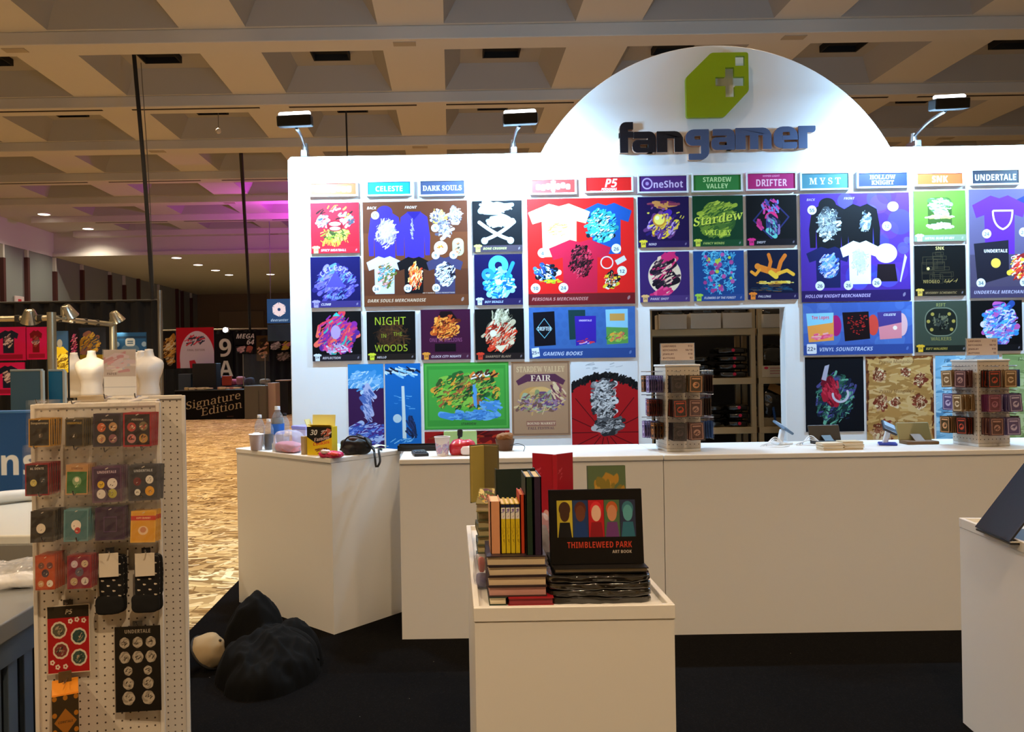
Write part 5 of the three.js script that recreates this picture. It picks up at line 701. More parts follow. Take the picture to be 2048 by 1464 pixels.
{ const p = P(1092, 1100, 2.5), t = thing('toy_blister', 'bagged small figures squeezed between stack and art book', 'toy', [p.x - .005, PTOP, -2.56]); mesh('bag', lump(.05, .2, .07, .007, 24, 7), bagMat, t); mesh('contents', lump(.035, .15, .05, .008, 30, 3), mat('#6a5a5c', .6), t, [0, .01, 0]); }

// ---------------------------------------------------------------- black clothes and a cap on the carpet
{
  const p = onPlane(522, 1362, .012), t = thing('black_jacket', 'black jacket dropped in a heap on the carpet', 'jacket', [p.x, .012, p.z - .14], .3), cloth = mat('#040404', .9, 0, { specularIntensity: .35 });
  // a cloth thrown over itself: ridged folds over a few high places
  const bump = (x, z, cx, cz, rx, rz, h, k = 2) => h * Math.pow(Math.max(0, 1 - Math.pow(Math.abs((x - cx) / rx), k) - Math.pow(Math.abs((z - cz) / rz), k)), .55);
  const drape = (w, d, f, n = 70) => { const g = new THREE.PlaneGeometry(w, d, n, n); g.rotateX(-Math.PI / 2); const p2 = g.attributes.position; for (let i = 0; i < p2.count; i++) p2.setY(i, f(p2.getX(i), p2.getZ(i))); const ix = g.index.array, keep = []; for (let i = 0; i < ix.length; i += 3) if (Math.max(p2.getY(ix[i]), p2.getY(ix[i + 1]), p2.getY(ix[i + 2])) > 0) keep.push(ix[i], ix[i + 1], ix[i + 2]); g.setIndex(keep); g.computeVertexNormals(); return g.toNonIndexed(); };
  const fold = (x, z, o) => .5 * (1 - 2 * Math.abs(noise.noise(x * 7 + o, 1.3, z * 7))) + .3 * (1 - 2 * Math.abs(noise.noise(x * 15, o, z * 15 + 4))) + .4 * noise.noise(x * 4, 8 + o, z * 4);
  mesh('heap', drape(.62, .76, (x, z) => { const b = Math.max(bump(x, z, -.05, -.16, .17, .17, .33, 2), bump(x, z, .0, .06, .26, .26, .2), bump(x, z, .15, -.04, .14, .14, .2), bump(x, z, -.04, .22, .18, .15, .12)); return Math.max(-.01, b + Math.min(1, b * 9) * .055 * fold(x, z, 2) - .002); }, 90), cloth, t);
  mesh('sleeve', tube([[.02, .16, -.02], [.12, .17, .02], [.2, .11, .05], [.21, .05, .1]], .045, 24, 12), cloth, t);
  mesh('zip_pull', RB(.008, .02, .004, .002), mat('#b08848', .4, .6), t, [.07, .14, .14]);
  const q = onPlane(425, 1345, .012), c = thing('beige_cap', 'beige and black cap lying beside the black jacket', 'cap', [q.x - .04, .012, q.z - .06], 2.4), dome = new THREE.SphereGeometry(.095, 28, 14, 0, Math.PI * 2, 0, Math.PI / 2), dp = dome.attributes.position; for (let i = 0; i < dp.count; i++) { const e = 1 + .08 * noise.noise(dp.getX(i) * 22, dp.getY(i) * 22, dp.getZ(i) * 22); dp.setXYZ(i, dp.getX(i) * e, dp.getY(i) * 1.15 * e, dp.getZ(i) * e); } dome.computeVertexNormals();
  const crown = mesh('crown', dome, mat('#a08a66', .85, 0, { side: THREE.DoubleSide }), c, [.02, .075, 0], [.5, 0, .75]); mesh('band', at(new THREE.TorusGeometry(.095, .008, 6, 28), 0, .004, 0, Math.PI / 2), mat('#1c1a18', .8), crown); mesh('button', new THREE.SphereGeometry(.008, 8, 6), mat('#2a2622', .7), crown, [0, .11, 0]);
  mesh('visor', at(plate([[-.09, 0], [-.085, .06], [-.04, .1], [.04, .1], [.085, .06], [.09, 0]], .004, .001), 0, 0, 0, Math.PI / 2), mat('#1a1917', .7), crown, [0, 0, .06]);
}
// ---------------------------------------------------------------- pegboard tower in the left foreground
{
  const th = .2, c0 = P(198, 1100, 2.6), org = new THREE.Vector3(c0.x, 0, c0.z), Rm = new THREE.Matrix4().makeRotationY(th), inv = Rm.clone().invert();
  const topY = P(198, 806, 2.6).y, w = .385, H = topY - .03, t = thing('pegboard_tower', 'white four-sided pegboard tower in the left foreground', 'display stand', org.toArray(), th);
  const world = (x, y, z) => new THREE.Vector3(x, y, z).applyMatrix4(Rm).add(org);
  function panel(x, z, turn) {
    const g = mesh('peg_panel', metres(B(w - .02, H - .02, .01)), pegMat, t, [x, .03 + H / 2, z], [0, turn, 0]), fm = mat('#e6e0d6', .4);
    for (const s of [-1, 1]) { mesh('frame_bar', RB(.014, H, .022, .003), fm, g, [s * (w / 2 - .003), 0, 0]); mesh('frame_bar', RB(w - .016, .016, .022, .003), fm, g, [0, s * (H / 2 - .006), 0]); }
    return g;
  }
  panel(0, 0, 0); panel(.015, -.52, Math.PI); panel(.085, -.215, Math.PI / 2); panel(-.085, -.3, -Math.PI / 2);
  mesh('base_plate', RB(.4, .025, .6, .008), mat('#d8d4cc', .5), t, [.0, .014, -.26]);
  const onPanel = (u, v, off = 0) => { const o = camera.position.clone().sub(org).applyMatrix4(inv), d = P(u, v, 1).sub(camera.position).applyMatrix4(inv), k = (off - o.z) / d.z; return o.addScaledVector(d, k); };
  const art = {
    buttons: (cols) => (c, W, H2) => { txt(c, 'PERSONA', W / 2, H2 * .2, H2 * .08, '#c8b8a8', 'center', 'sans-serif', 'italic bold'); [[.3, .42], [.72, .4], [.3, .76], [.72, .76]].forEach(([x, y], i) => { disc(c, W * x, H2 * y, W * .17, '#2a2024'); disc(c, W * x, H2 * y, W * .155, cols[i % cols.length]); strokes(c, W * x, H2 * y, W * .09, W * .09, 10, cols.concat('#e8d8c0', '#2a1a1c'), 14, 6); }); },
    emblem: (title, col, pin) => (c, W, H2) => { txt(c, title, W / 2, H2 * .16, H2 * .1, col, 'center', 'sans-serif', 'bold', W * .8); pin.forEach(([x, y, r, cc]) => { disc(c, W * x, H2 * y, W * r, cc); strokes(c, W * x, H2 * y, W * r * .5, W * r * .5, 5, ['#3a2a24', '#e8e0d0'], 10, 3); }); },
  };
  // [left, top, right, bottom in the frame, card colour, border, draw, look, copies behind, category words]
  const rows = [
    [57, 838, 101, 893, '#241c14', '#b8862a', art.emblem('Danganronpa', '#c8b890', [[.55, .6, .1, '#5a4a34']]), 'black card with gold edge, top row far left', 5],
    [130, 838, 168, 893, '#1c1610', '#5a4a2a', art.emblem('UNDERTALE', '#c8a02c', [[.5, .6, .16, '#3a3020']]), 'plain black card, top row second', 5],
    [186, 828, 242, 892, '#1c1422', '#33283c', art.buttons(['#c8603a', '#b88a5a', '#c8a47c', '#8a5a64']), 'purple-black card of four badges, top row', 3],
    [246, 826, 303, 892, '#241418', '#a01c28', art.buttons(['#b83a34', '#7a6a4a', '#c07a7c', '#b8863a']), 'red-edged card of four badges, top row right', 4],
    [50, 928, 99, 990, '#1c1418', '#8c1420', art.emblem('AL DENTE', '#d8ccc0', [[.35, .6, .14, '#c8b868'], [.72, .52, .12, '#2c3440']]), 'red-edged black card, second row left', 5],
    [131, 930, 177, 988, '#2f6a34', '#b88a5c', (c, W, H2) => { c.fillStyle = '#b88a5c'; c.fillRect(0, 0, W, H2 * .24); txt(c, 'STARDEW', W / 2, H2 * .13, H2 * .09, '#6a3c24', 'center'); disc(c, W / 2, H2 * .55, W * .2, '#8aa87c'); disc(c, W / 2, H2 * .5, W * .1, '#e8dcc0'); strokes(c, W / 2, H2 * .68, W * .12, H2 * .06, 8, ['#3c8a3c', '#d8e0b8'], 12, 5); }, 'green card with tan header, second row', 4],
    [184, 934, 244, 1003, '#3c1e44', '#5c3a5c', art.emblem('UNDERTALE', '#d8c0cc', [[.3, .5, .12, '#d8b020'], [.68, .48, .17, '#e4dcd4'], [.3, .76, .15, '#e4dcd4'], [.68, .76, .15, '#b8b03a']]), 'purple card of four pins, second row', 4],
    [256, 931, 318, 999, '#2a2c34', '#3c3e48', art.emblem('UNDERTALE', '#c4c8cc', [[.3, .46, .13, '#6a1c24'], [.7, .42, .13, '#e0d8cc'], [.3, .76, .1, '#d8d4c8'], [.7, .74, .15, '#d89a20']]), 'slate card of four pins, second row right', 3],
    [61, 1023, 108, 1083, '#1e1814', '#2c241c', art.emblem('', '#8a7a5a', [[.45, .56, .2, '#dcd0bc']]), 'black card with one white pin, third row left', 5],
    [127, 1020, 178, 1081, '#3c6c74', '#5a8c94', art.emblem('', '#c8dce0', [[.5, .5, .2, '#e8dcd0'], [.56, .66, .12, '#b83a34']]), 'teal card with red and white pin, third row', 4],
    [190, 1016, 250, 1078, '#2e1638', '#3c2246', (c, W, H2) => { c.strokeStyle = '#5a3c68'; c.lineWidth = 4; c.strokeRect(W * .3, H2 * .3, W * .42, H2 * .44); }, 'dark purple card, third row', 3],
    [261, 1023, 312, 1083, '#d89a2a', '#e0a838', (c, W, H2) => { c.fillStyle = '#c03024'; c.fillRect(0, H2 * .16, W, H2 * .14); txt(c, 'ESPY BUNNY', W / 2, H2 * .23, H2 * .08, '#f0d8a8', 'center'); disc(c, W / 2, H2 * .62, W * .2, '#e8c8a0', H2 * .14); disc(c, W / 2, H2 * .6, W * .12, '#c8845c', H2 * .09); }, 'amber card with red band, third row right', 3],
    [70, 1112, 112, 1178, '#b84a1c', '#a83a18', art.emblem('', '#e8c8a0', [[.3, .3, .15, '#6a3a2c'], [.72, .3, .15, '#6a3a3c'], [.5, .52, .18, '#3c3040'], [.28, .82, .15, '#c89a6a'], [.72, .82, .16, '#e4dcd0']]), 'orange card of round badges, fourth row left', 5],
    [134, 1112, 184, 1175, '#7c1c38', '#8c1c24', art.emblem('', '#e0c0b0', [[.3, .26, .14, '#c8b8c4'], [.72, .26, .14, '#c8b090'], [.5, .5, .17, '#5a5468'], [.28, .78, .15, '#b8a078'], [.72, .78, .15, '#d0c8c0']]), 'crimson card of round badges, fourth row', 3],
  ];
  const off = .075, bags = {};
  const hook = (x, y, len = .11) => mesh('peg_hook', tube([[x, y, .004], [x, y + .002, len * .5], [x, y, len - .01], [x, y + .012, len]], .0022, 14, 6), M.chrome, t);
  for (const [u0, v0, u1, v1, col, edge, draw, look, n] of rows) {
    const a = onPanel(u0, v0, off), b = onPanel(u1, v1, off), W = b.x - a.x, Hh = a.y - b.y, hy = a.y + .05, cx = (a.x + b.x) / 2; hook(cx, hy);
    const p = print(Math.round((u1 - u0) * 3), Math.round((v1 - v0) * 3), edge, (c, ww, hh) => { c.fillStyle = edge; c.fillRect(0, 0, ww, hh); const e = ww * .06; c.fillStyle = col; c.fillRect(e, e, ww - 2 * e, hh - 2 * e); draw(c, ww, hh); poly(c, [[ww * .44, hh * .07], [ww * .54, hh * .03], [ww * .56, hh * .05], [ww * .46, hh * .09]], '#cfc4b4'); });
    const cardG = printBox(W, Hh, .004, p), bw = W + .012, bh = Hh + .064, bg = new THREE.PlaneGeometry(bw, bh, 14, 20), bp = bg.attributes.position; for (let i = 0; i < bp.count; i++) bp.setZ(i, .007 + .006 * noise.noise(bp.getX(i) * 55 + u0, bp.getY(i) * 55, 3) + .003 * noise.noise(bp.getX(i) * 130, bp.getY(i) * 130 + u0, 5)); bg.translate(0, .026, 0); bg.computeVertexNormals();
    let src;
    for (let k = 0; k <= n; k++) {
      const pos = world(cx + (k ? k * .0035 : 0), hy - .05 - Hh / 2, off - .004 - k * .0115 + .004), rot = [rr(-.05, .0), th + rr(-.06, .06) + (k ? k * .015 : 0), rr(-.03, .03) - k * .006];
      if (!k) { src = thing('carded_pins', look + ', hanging in front', 'pin pack', [0, 0, 0], 0, 'carded pins on the pegboard tower'); mesh('card', cardG, printMat(p, .4), src); mesh('bag', bg, M.pinBag, src); src.position.copy(pos); src.rotation.set(...rot); }
      else dup(src, `${look}, ${['second', 'third', 'fourth', 'fifth', 'rearmost'][k - 1]} on its hook`, pos.toArray(), rot);
    }
  }
  // socks: folded pairs with a white header card
  const sockTex = tiled(128, 128, (c, w2, h2) => { c.fillStyle = '#0e0d0e'; c.fillRect(0, 0, w2, h2); for (const [x, y] of [[32, 32], [96, 96]]) { disc(c, x, y, 17, '#d8ccb8', 10); disc(c, x - 10, y - 5, 9, '#d8ccb8', 8); c.fillStyle = '#0e0d0e'; c.fillRect(x - 2, y + 4, 12, 3); } });
  sockTex.repeat.set(1 / .034, 1 / .034); const sockMat = mat('#ffffff', .95, 0, { map: sockTex });
  for (const [u0, v0, u1, v1, label] of [[190, 1100, 256, 1226, 'left pair of black and white patterned socks'], [262, 1100, 328, 1222, 'right pair of black and white patterned socks']]) {
    const a = onPanel(u0, v0, .05), b = onPanel(u1, v1, .05), W = (b.x - a.x) * .92, Hh = a.y - b.y, cx = (a.x + b.x) / 2, p = world(cx, b.y, .05); hook(cx, a.y - .004, .09);
    const s = thing('patterned_socks', label, 'socks', p.toArray(), th, 'sock pairs on the pegboard tower');
    for (const [dz, dx] of [[0, 0], [-.014, .008]]) { const leg = metres(at(lump(W * .84, Hh * .66, .013, .0015, 30, u0 + dz * 99, 8, 28), 0, 0, 0)); mesh('sock_leg', leg, sockMat, s, [dx, Hh * .24, dz]); mesh('sock_foot', lump(W * .95, Hh * .3, .015, .002, 26, u0, 4, 28), mat('#0c0b0c', .95), s, [dx - W * .08, 0, dz]); }
    const fp = print(110, 130, '#d8cfc0', (c, w2, h2) => { c.fillStyle = '#dcd2c2'; c.fillRect(0, 0, w2, h2); });
    mesh('header_card', printBox(W * .66, Hh * .36, .003, fp), printMat(fp, .6), s, [-W * .06, Hh * .77, .012]); mesh('hang_loop', merge(at(B(W * .3, Hh * .12, .003), -W * .02, Hh * .97, .008)), mat('#141214', .8), s);
  }
  // sticker sheets
  function flat(u0, v0, u1, v1, label, edge, draw, o2 = .02, lean = 0) { const a = onPanel(u0, v0, o2), b = onPanel(u1, v1, o2), W = b.x - a.x, Hh = a.y - b.y, p = print((u1 - u0) * 3, (v1 - v0) * 3, edge, draw), q = world((a.x + b.x) / 2, (a.y + b.y) / 2, o2); hook((a.x + b.x) / 2, a.y + .006, .05); const s = thing('sticker_sheet', label, 'sticker sheet', q.toArray(), th + lean, 'sticker sheets on the pegboard tower'); mesh('sheet', printBox(W, Hh, .002, p), printMat(p, .4), s); mesh('hang_tab', RB(.03, .018, .002, .001), mat('#3a342c', .6), s, [0, Hh / 2 + .008, -.0005]); return s; }
  flat(93, 1213, 181, 1342, 'red sticker sheet of cut-out shapes and small flowers', '#d8c8b0', (c, W, H2) => { c.fillStyle = '#d8cab4'; c.fillRect(0, 0, W, H2); c.fillStyle = '#a8181c'; c.fillRect(5, 5, W - 10, H2 - 10); c.fillStyle = '#2c261c'; c.fillRect(5, 5, W - 10, H2 * .17); txt(c, 'P5', W * .5, H2 * .1, H2 * .1, '#d0c4a8', 'center', 'sans-serif', 'italic bold'); for (const [x, y, cc] of [[.28, .36, '#5c5848'], [.74, .47, '#2f4a48'], [.32, .66, '#7c3434'], [.74, .78, '#3a5048']]) { for (let i = 0; i < 9; i++) disc(c, W * x + Math.cos(i * .7) * W * .09, H2 * y + Math.sin(i * .7) * H2 * .06, W * .1, '#d8ceb8'); for (let i = 0; i < 9; i++) disc(c, W * x + Math.cos(i * .7) * W * .08, H2 * y + Math.sin(i * .7) * H2 * .05, W * .07, cc); strokes(c, W * x, H2 * y, W * .09, H2 * .06, 22, [cc, '#8a8468', '#26302c', '#b09c84'], 14, 6); } for (const [x, y] of [[.55, .24], [.7, .22], [.86, .24], [.12, .83], [.24, .9], [.42, .9]]) { for (let i = 0; i < 5; i++) disc(c, W * x + Math.cos(i * 1.257) * 9, H2 * y + Math.sin(i * 1.257) * 9, 7, '#e4d8c4'); disc(c, W * x, H2 * y, 5, '#a8181c'); } });
  flat(228, 1256, 324, 1418, 'black sticker sheet with rows of grey round shapes', '#1a1714', (c, W, H2) => { c.fillStyle = '#191613'; c.fillRect(0, 0, W, H2); txt(c, 'UNDERTALE', W / 2, H2 * .06, H2 * .06, '#a89c8c', 'center', 'sans-serif', 'bold', W * .82); for (const [y, n2, s] of [[.19, 3, .12], [.36, 3, .13], [.52, 2, .1], [.67, 2, .13], [.84, 2, .15]]) for (let i = 0; i < n2; i++) { const x = W * ((i + .5) / n2 * .86 + .07); for (let k = 0; k < 6; k++) disc(c, x + Math.cos(k + y * 9) * W * s * .35, H2 * y + Math.sin(k + y * 9) * H2 * s * .2, W * s * .6, k % 2 ? '#b4a896' : '#958a7a'); strokes(c, x, H2 * y, W * s * .5, H2 * s * .25, 7, ['#2a241e', '#5c5248'], 14, 5); } }, .03, -.1);
  // orange carton low on the board
  {
    const a = onPanel(98, 1395, .1), b = onPanel(152, 1500, .1), W = b.x - a.x, Hh = a.y - b.y, q = world((a.x + b.x) / 2, b.y, .065); hook((a.x + b.x) / 2, a.y + .03, .09);
    const pr = print(160, 300, '#c87a1c', (c, w2, h2) => { c.fillStyle = '#40321e'; c.fillRect(0, 0, w2, h2); for (let i = 0; i < 12; i++) disc(c, (i % 3) * w2 * .4 + w2 * .1, Math.floor(i / 3) * h2 * .3 + 14, 14, '#b87420'); poly(c, [[w2 * .5, h2 * .24], [w2 * .92, h2 * .48], [w2 * .5, h2 * .72], [w2 * .08, h2 * .48]], '#a86a24'); txt(c, 'CORKTALE', w2 / 2, h2 * .48, h2 * .06, '#40321e', 'center', 'sans-serif', 'bold', w2 * .66); });
    const s = thing('orange_carton', 'small orange and brown carton hanging lowest on the board', 'box', q.toArray(), th + .25); mesh('carton', printBox(W, Hh, .06, pr), printMat(pr, .5), s, [0, Hh / 2, 0]); mesh('top_flap', RB(W, .003, .07, .001), mat('#d8861c', .5), s, [0, Hh + .012, -.012], [.35, 0, 0]); mesh('hang_tab', RB(W * .5, .05, .002, .001), mat('#5a4422', .6), s, [0, Hh + .03, -.03]);
  }
  // items on the side and rear boards
  [[.12, 1.22, -.1, '#3a4a8c', 'blue bagged piece on the tower side, upper'], [.12, .98, -.08, '#2c4a80', 'blue bagged piece on the tower side, lower'], [.12, 1.36, -.12, '#2c2830', 'dark bagged piece on the tower side, top']].forEach(([x, y, z, col, label]) => { const p = world(x, y, z), s = thing('side_pack', label, 'pack', p.toArray(), th + Math.PI / 2, 'packs on the tower side'); mesh('card', RB(.07, .09, .012, .003), mat(col, .4), s); mesh('bag', lump(.08, .13, .03, .004, 30, y * 9), bagMat, s, [0, -.055, 0]); });
  // sign holder and a low box on top
  {
    const p = world(.02, topY, -.27), s = thing('sign_holder', 'clear sign holder with pastel flyer on the pegboard tower', 'sign', p.toArray(), th * .3), pr = print(120, 180, '#e8ecf2', (c, W, H2) => { c.fillStyle = '#b8aeb4'; c.fillRect(0, 0, W, H2); strokes(c, W / 2, H2 * .28, W * .4, H2 * .2, 40, ['#c8b8d0', '#d090a8', '#a8b8d8', '#b87890', '#d8d0d8'], 34, 14, -.1, .4); c.fillStyle = '#e6ebf4'; c.fillRect(0, H2 * .58, W, H2 * .42); txt(c, 'PAPER', W * .25, H2 * .52, 12, '#5a4a54', 'center'); c.fillStyle = '#b0bcd4'; c.fillRect(0, H2 * .8, W, 3); });
    mesh('flyer', printBox(.112, .165, .002, pr), printMat(pr, .3), s, [0, .095, 0]); mesh('acrylic', merge(at(B(.118, .175, .002), 0, .092, .003), at(B(.118, .003, .07), 0, .002, .0)), mat('#ffffff', .05, 0, { transmission: .92, thickness: 0 }), s);
    mesh('cross_bar', RB(.3, .02, .05, .004), mat('#dcd6cc', .5), t, [0, topY - .012, -.27]);
    const q = world(-.035, topY, -.1); single('card_box', 'low brown card box beside the sign holder', 'box', RB(.085, .022, .05, .003), mat('#a8967a', .6), [q.x, topY + .011, q.z], [0, th, 0]);
    mesh('top_board', RB(.16, .012, .48, .003), mat('#d8d2c8', .6), t, [.0, topY - .006, -.26]);
  }
}
// ---------------------------------------------------------------- neighbouring stand on the left
// near slatted table
{
  const top = .665, x1 = -1.64, z0 = -3.62, z1 = -1.95, x0 = -2.9, t = thing('slatted_table', 'grey-blue slatted table at the left frame edge', 'table', [(x0 + x1) / 2, 0, (z0 + z1) / 2]), w = x1 - x0, d = z1 - z0, wood = mat('#4c5a68', .6), topM = mat('#7c7c78', .5);
  mesh('tabletop', RB(w, .075, d, .008), topM, t, [0, top - .0375, 0]); mesh('apron', B(w - .04, .1, d - .04), wood, t, [0, top - .125, 0]);
  for (let i = 0; i < 15; i++) mesh('slat', RB(.022, top - .18, .065, .004), wood, t, [w / 2 - .04, (top - .18) / 2 + .01, -d / 2 + .06 + i * (d - .12) / 14]);
  mesh('inner_panel', B(w - .2, top - .18, d - .2), mat('#0c0d0e', .9), t, [0, (top - .18) / 2 + .005, 0]);
  const p = onPlane(30, 1180, top), b = thing('clear_bag', 'crumpled clear plastic on the slatted table', 'bag', [p.x, top, p.z - .08], .3); mesh('plastic', lump(.5, .09, .22, .028, 11, 5, 2.6, 56), mat('#ffffff', .12, 0, { transmission: .75, thickness: 0, ior: 1.45 }), b); mesh('white_contents', lump(.3, .04, .14, .01, 18, 3), mat('#d9d6d0', .5), b, [-.02, .001, 0]);
}
// white table with the blue box sign
{
  const top = .83, x1 = -1.72, x0 = -4.2, t = thing('white_side_table', 'white table with thick grey edge behind the slatted table', 'table', [(x0 + x1) / 2, 0, -4.28], 0), w = x1 - x0;
  mesh('tabletop', RB(w, .06, 1.3, .012, 2), mat('#c9c9c0', .4), t, [0, top - .03, 0]); mesh('edge_band', RB(w, .09, .02, .004), mat('#77736a', .5), t, [0, top - .08, .64]); mesh('body', B(w - .1, top - .13, 1.1), mat('#141517', .8), t, [0, (top - .13) / 2, 0]);
  const pr = print(512, 150, '#1d4f86', (c, W, H) => { c.fillStyle = '#1d4d86'; c.fillRect(0, 0, W, H); txt(c, 'ns', W * .862, H * .6, H * .44, '#dfe0de', 'center', 'sans-serif', 'bold'); });
  const a = P(112, 900, 4.75), s = thing('blue_box_sign', 'deep blue box sign with white letters on the side table', 'sign', [a.x - .85, top, -4.8]); const h = .49; mesh('panel', printBox(1.7, h, .06, pr), printMat(pr, .5), s, [0, h / 2, 0]); mesh('top_cap', RB(1.7, .014, .066, .003), mat('#3a74b0', .4), s, [0, h + .007, 0]);
  const q = onPlane(20, 1010, top), k = thing('curved_rail', 'white curved rail lying in front of the blue sign', 'rail', [q.x - .1, top, q.z - .06]); mesh('rail', tube([[-.5, .035, .09], [-.05, .035, .1], [.06, .04, .02], [.16, .035, -.06], [.3, .035, -.07]], .034, 30, 10), mat('#dcdcd6', .25), k);
}
// teal screens behind
for (const [u0, v0, u1, col, d, label, name] of [[22, 742, 85, '#3c5864', 6.2, 'grey-blue frosted panel with lamp reflection on the left', 'frosted_panel'], [98, 742, 129, '#1c5e78', 6.3, 'teal panel beside the white torsos', 'teal_panel']]) { const a = P(u0, v0, d), b = P(u1, v0, d), w = b.x - a.x, t = thing(name, label, 'panel', [(a.x + b.x) / 2, 0, -d]); mesh('panel', RB(w, a.y, .03, .004), mat(col, .25), t, [0, a.y / 2, 0]); mesh('edge', RB(.02, a.y, .034, .003), mat('#a8a08c', .5), t, [w / 2, a.y / 2, 0]); mesh('top_edge', RB(w, .016, .034, .003), mat('#8c9088', .4), t, [0, a.y + .004, 0]); }
// torsos on stands
const torsoGeo = (() => {
  const rows = [[0, .15, .1, 0], [.06, .155, .105, 0], [.17, .14, .09, 0], [.25, .155, .1, .006], [.32, .19, .125, .012], [.39, .215, .13, .012], [.45, .22, .11, .004], [.49, .2, .088, 0], [.52, .14, .07, -.004], [.55, .068, .058, -.006], [.61, .052, .052, -.004], [.64, .05, .05, -.004]], n = 28, v = [], idx = [];
  rows.forEach(([y, a, b, z]) => { for (let i = 0; i < n; i++) { const t = i / n * 6.2832, s = Math.sin(t), c = Math.cos(t), chest = y > .28 && y < .45 && s > .3 ? 1 + .2 * Math.cos((Math.abs(c) - .42) * 5) * (1 - Math.abs(y - .37) / .1) : 1; v.push(a * Math.sign(c) * Math.pow(Math.abs(c), .85), y, b * s * chest + z); } });
  for (let r = 0; r < rows.length - 1; r++) for (let i = 0; i < n; i++) { const a = r * n + i, b = r * n + (i + 1) % n; idx.push(a, a + n, b, b, a + n, b + n); }
  const top = (rows.length - 1) * n; v.push(0, .645, -.004, 0, 0, 0); const tc = v.length / 3 - 2; for (let i = 0; i < n; i++) { idx.push(top + i, tc, top + (i + 1) % n, i, (i + 1) % n, tc + 1); }
  const g = new THREE.BufferGeometry(); g.setAttribute('position', new THREE.Float32BufferAttribute(v, 3)); g.setAttribute('uv', new THREE.Float32BufferAttribute(new Array(v.length / 3 * 2).fill(0), 2)); g.setIndex(idx); g.computeVertexNormals(); return g;
})();
[[149, 9.6, .25, 'leftmost white torso, narrow and half hidden'], [184, 9.2, 0, 'large white torso facing front beside the flyer sign'], [258, 9.8, -.15, 'white torso right behind the flyer sign'], [271, 9.5, -.2, 'second white torso right of the flyer sign'], [284, 9.2, -.25, 'third white torso right of the flyer sign'], [299, 8.9, -.3, 'rightmost white torso by the black drape post']].forEach(([u, d, turn, label]) => {
  const b = P(u, 795, d), t = thing('torso_form', label, 'mannequin', [b.x, 0, -d], turn, 'white torso forms on stands'), k = .84; const m = mesh('torso', torsoGeo, mat('#d9d3cb', .4), t, [0, b.y, 0]); m.scale.setScalar(k); mesh('pole', C(.012, .012, b.y, 8), M.steel, t, [0, b.y / 2, 0]); mesh('foot', C(.13, .14, .012, 20), M.steel, t, [0, .006, 0]);
});
// gantry with clip lamps
{
  const d = 8.4, metal = mat('#b0a890', .35, .7), a = P(-120, 640, d), b = P(103, 636, d), c = P(226, 649, d + 1.5), t = thing('gantry', 'metal truss rail on posts over the pink shirt boards', 'truss', [b.x, 0, -d]), L = (p) => [p.x - b.x, p.y, p.z + d];
  mesh('rail', tube([L(a), L(b)], .03, 2, 8), metal, t); mesh('rail', tube([L(b), L(c)], .03, 2, 8), metal, t);
  for (const p of [a, b, c]) mesh('post', C(.045, .045, p.y + .06, 12), metal, t, [p.x - b.x, (p.y + .06) / 2, p.z + d]);
  for (let i = 0; i < 9; i++) { const p = b.clone().lerp(i < 5 ? a : c, ((i % 5) + .5) / 5); mesh('coupler', RB(.05, .07, .07, .01), mat('#221f1a', .6), t, L(p)); }
  [[60, 640, d, 'left of three bright clip lamps on the truss'], [136, 631, d + .3, 'middle of three clip lamps on the truss'], [232, 641, d + 1.5, 'right clip lamp at the truss end']].forEach(([u, v, dd, label], i) => {
    const p = P(u, v, dd), s = thing('clip_lamp', label, 'lamp', [p.x, p.y - .02, p.z], [.4, -.3, -.6][i], 'clip lamps on the truss'); mesh('reflector', at(lathe([[.03, .09], [.05, .08], [.1, -.05], [.095, -.05], [.04, .07]], 18), 0, .05, 0, .5), mat('#cfc6b0', .2, .9, { side: THREE.DoubleSide }), s); mesh('bulb', new THREE.SphereGeometry(.035, 12, 8), mat('#ffffff', .4, 0, { emissive: new THREE.Color('#ffe0b0'), emissiveIntensity: 8 }), s, [0, .055, -.01]); mesh('clamp', RB(.03, .06, .05, .006), M.black, s, [0, .02, -.02]);
    const l = new THREE.SpotLight(new THREE.Color().setRGB(1, .82, .55), 1.2, 0, .9, .5, 2); l.position.set(p.x, p.y - .06, p.z - .04); l.target.position.set(p.x, p.y - 1.2, p.z - 1.6); l.castShadow = true; scene.add(l, l.target);
  });
}
// pictures hung behind the torsos
function board(u0, v0, u1, v1, d, label, name, cat, edge, draw, opt = {}) { const q = R(u0, v0, u1, v1, d), pr = print(Math.max(40, Math.round((u1 - u0) * 2)), Math.max(40, Math.round((v1 - v0) * 2)), edge, draw); const t = thing(name, label, cat, [q.x, 0, q.z], opt.turn ?? 0, opt.group); mesh('print', printBox(q.w, q.h, .02, pr), printMat(pr, .6), t, [0, q.y, 0]); if (opt.legs !== false) for (const s of [-1, 1]) mesh('support_pole', C(.012, .012, q.y + q.h / 2, 8), M.blackMetal, t, [s * q.w * .42, (q.y + q.h / 2) / 2, -.025]); return t; }
const shirtBoard = (tee1, accent) => (c, w, h) => { c.fillStyle = '#c01650'; c.fillRect(0, 0, w, h); tee(c, w * .16, h * .1, w * .62, h * .68, tee1); strokes(c, w * .47, h * .42, w * .12, h * .18, 30, [accent, '#b89a90', '#6a4a50'], 14, 6); c.fillStyle = '#8c1030'; c.fillRect(w * .1, h * .82, w * .8, h * .13); };
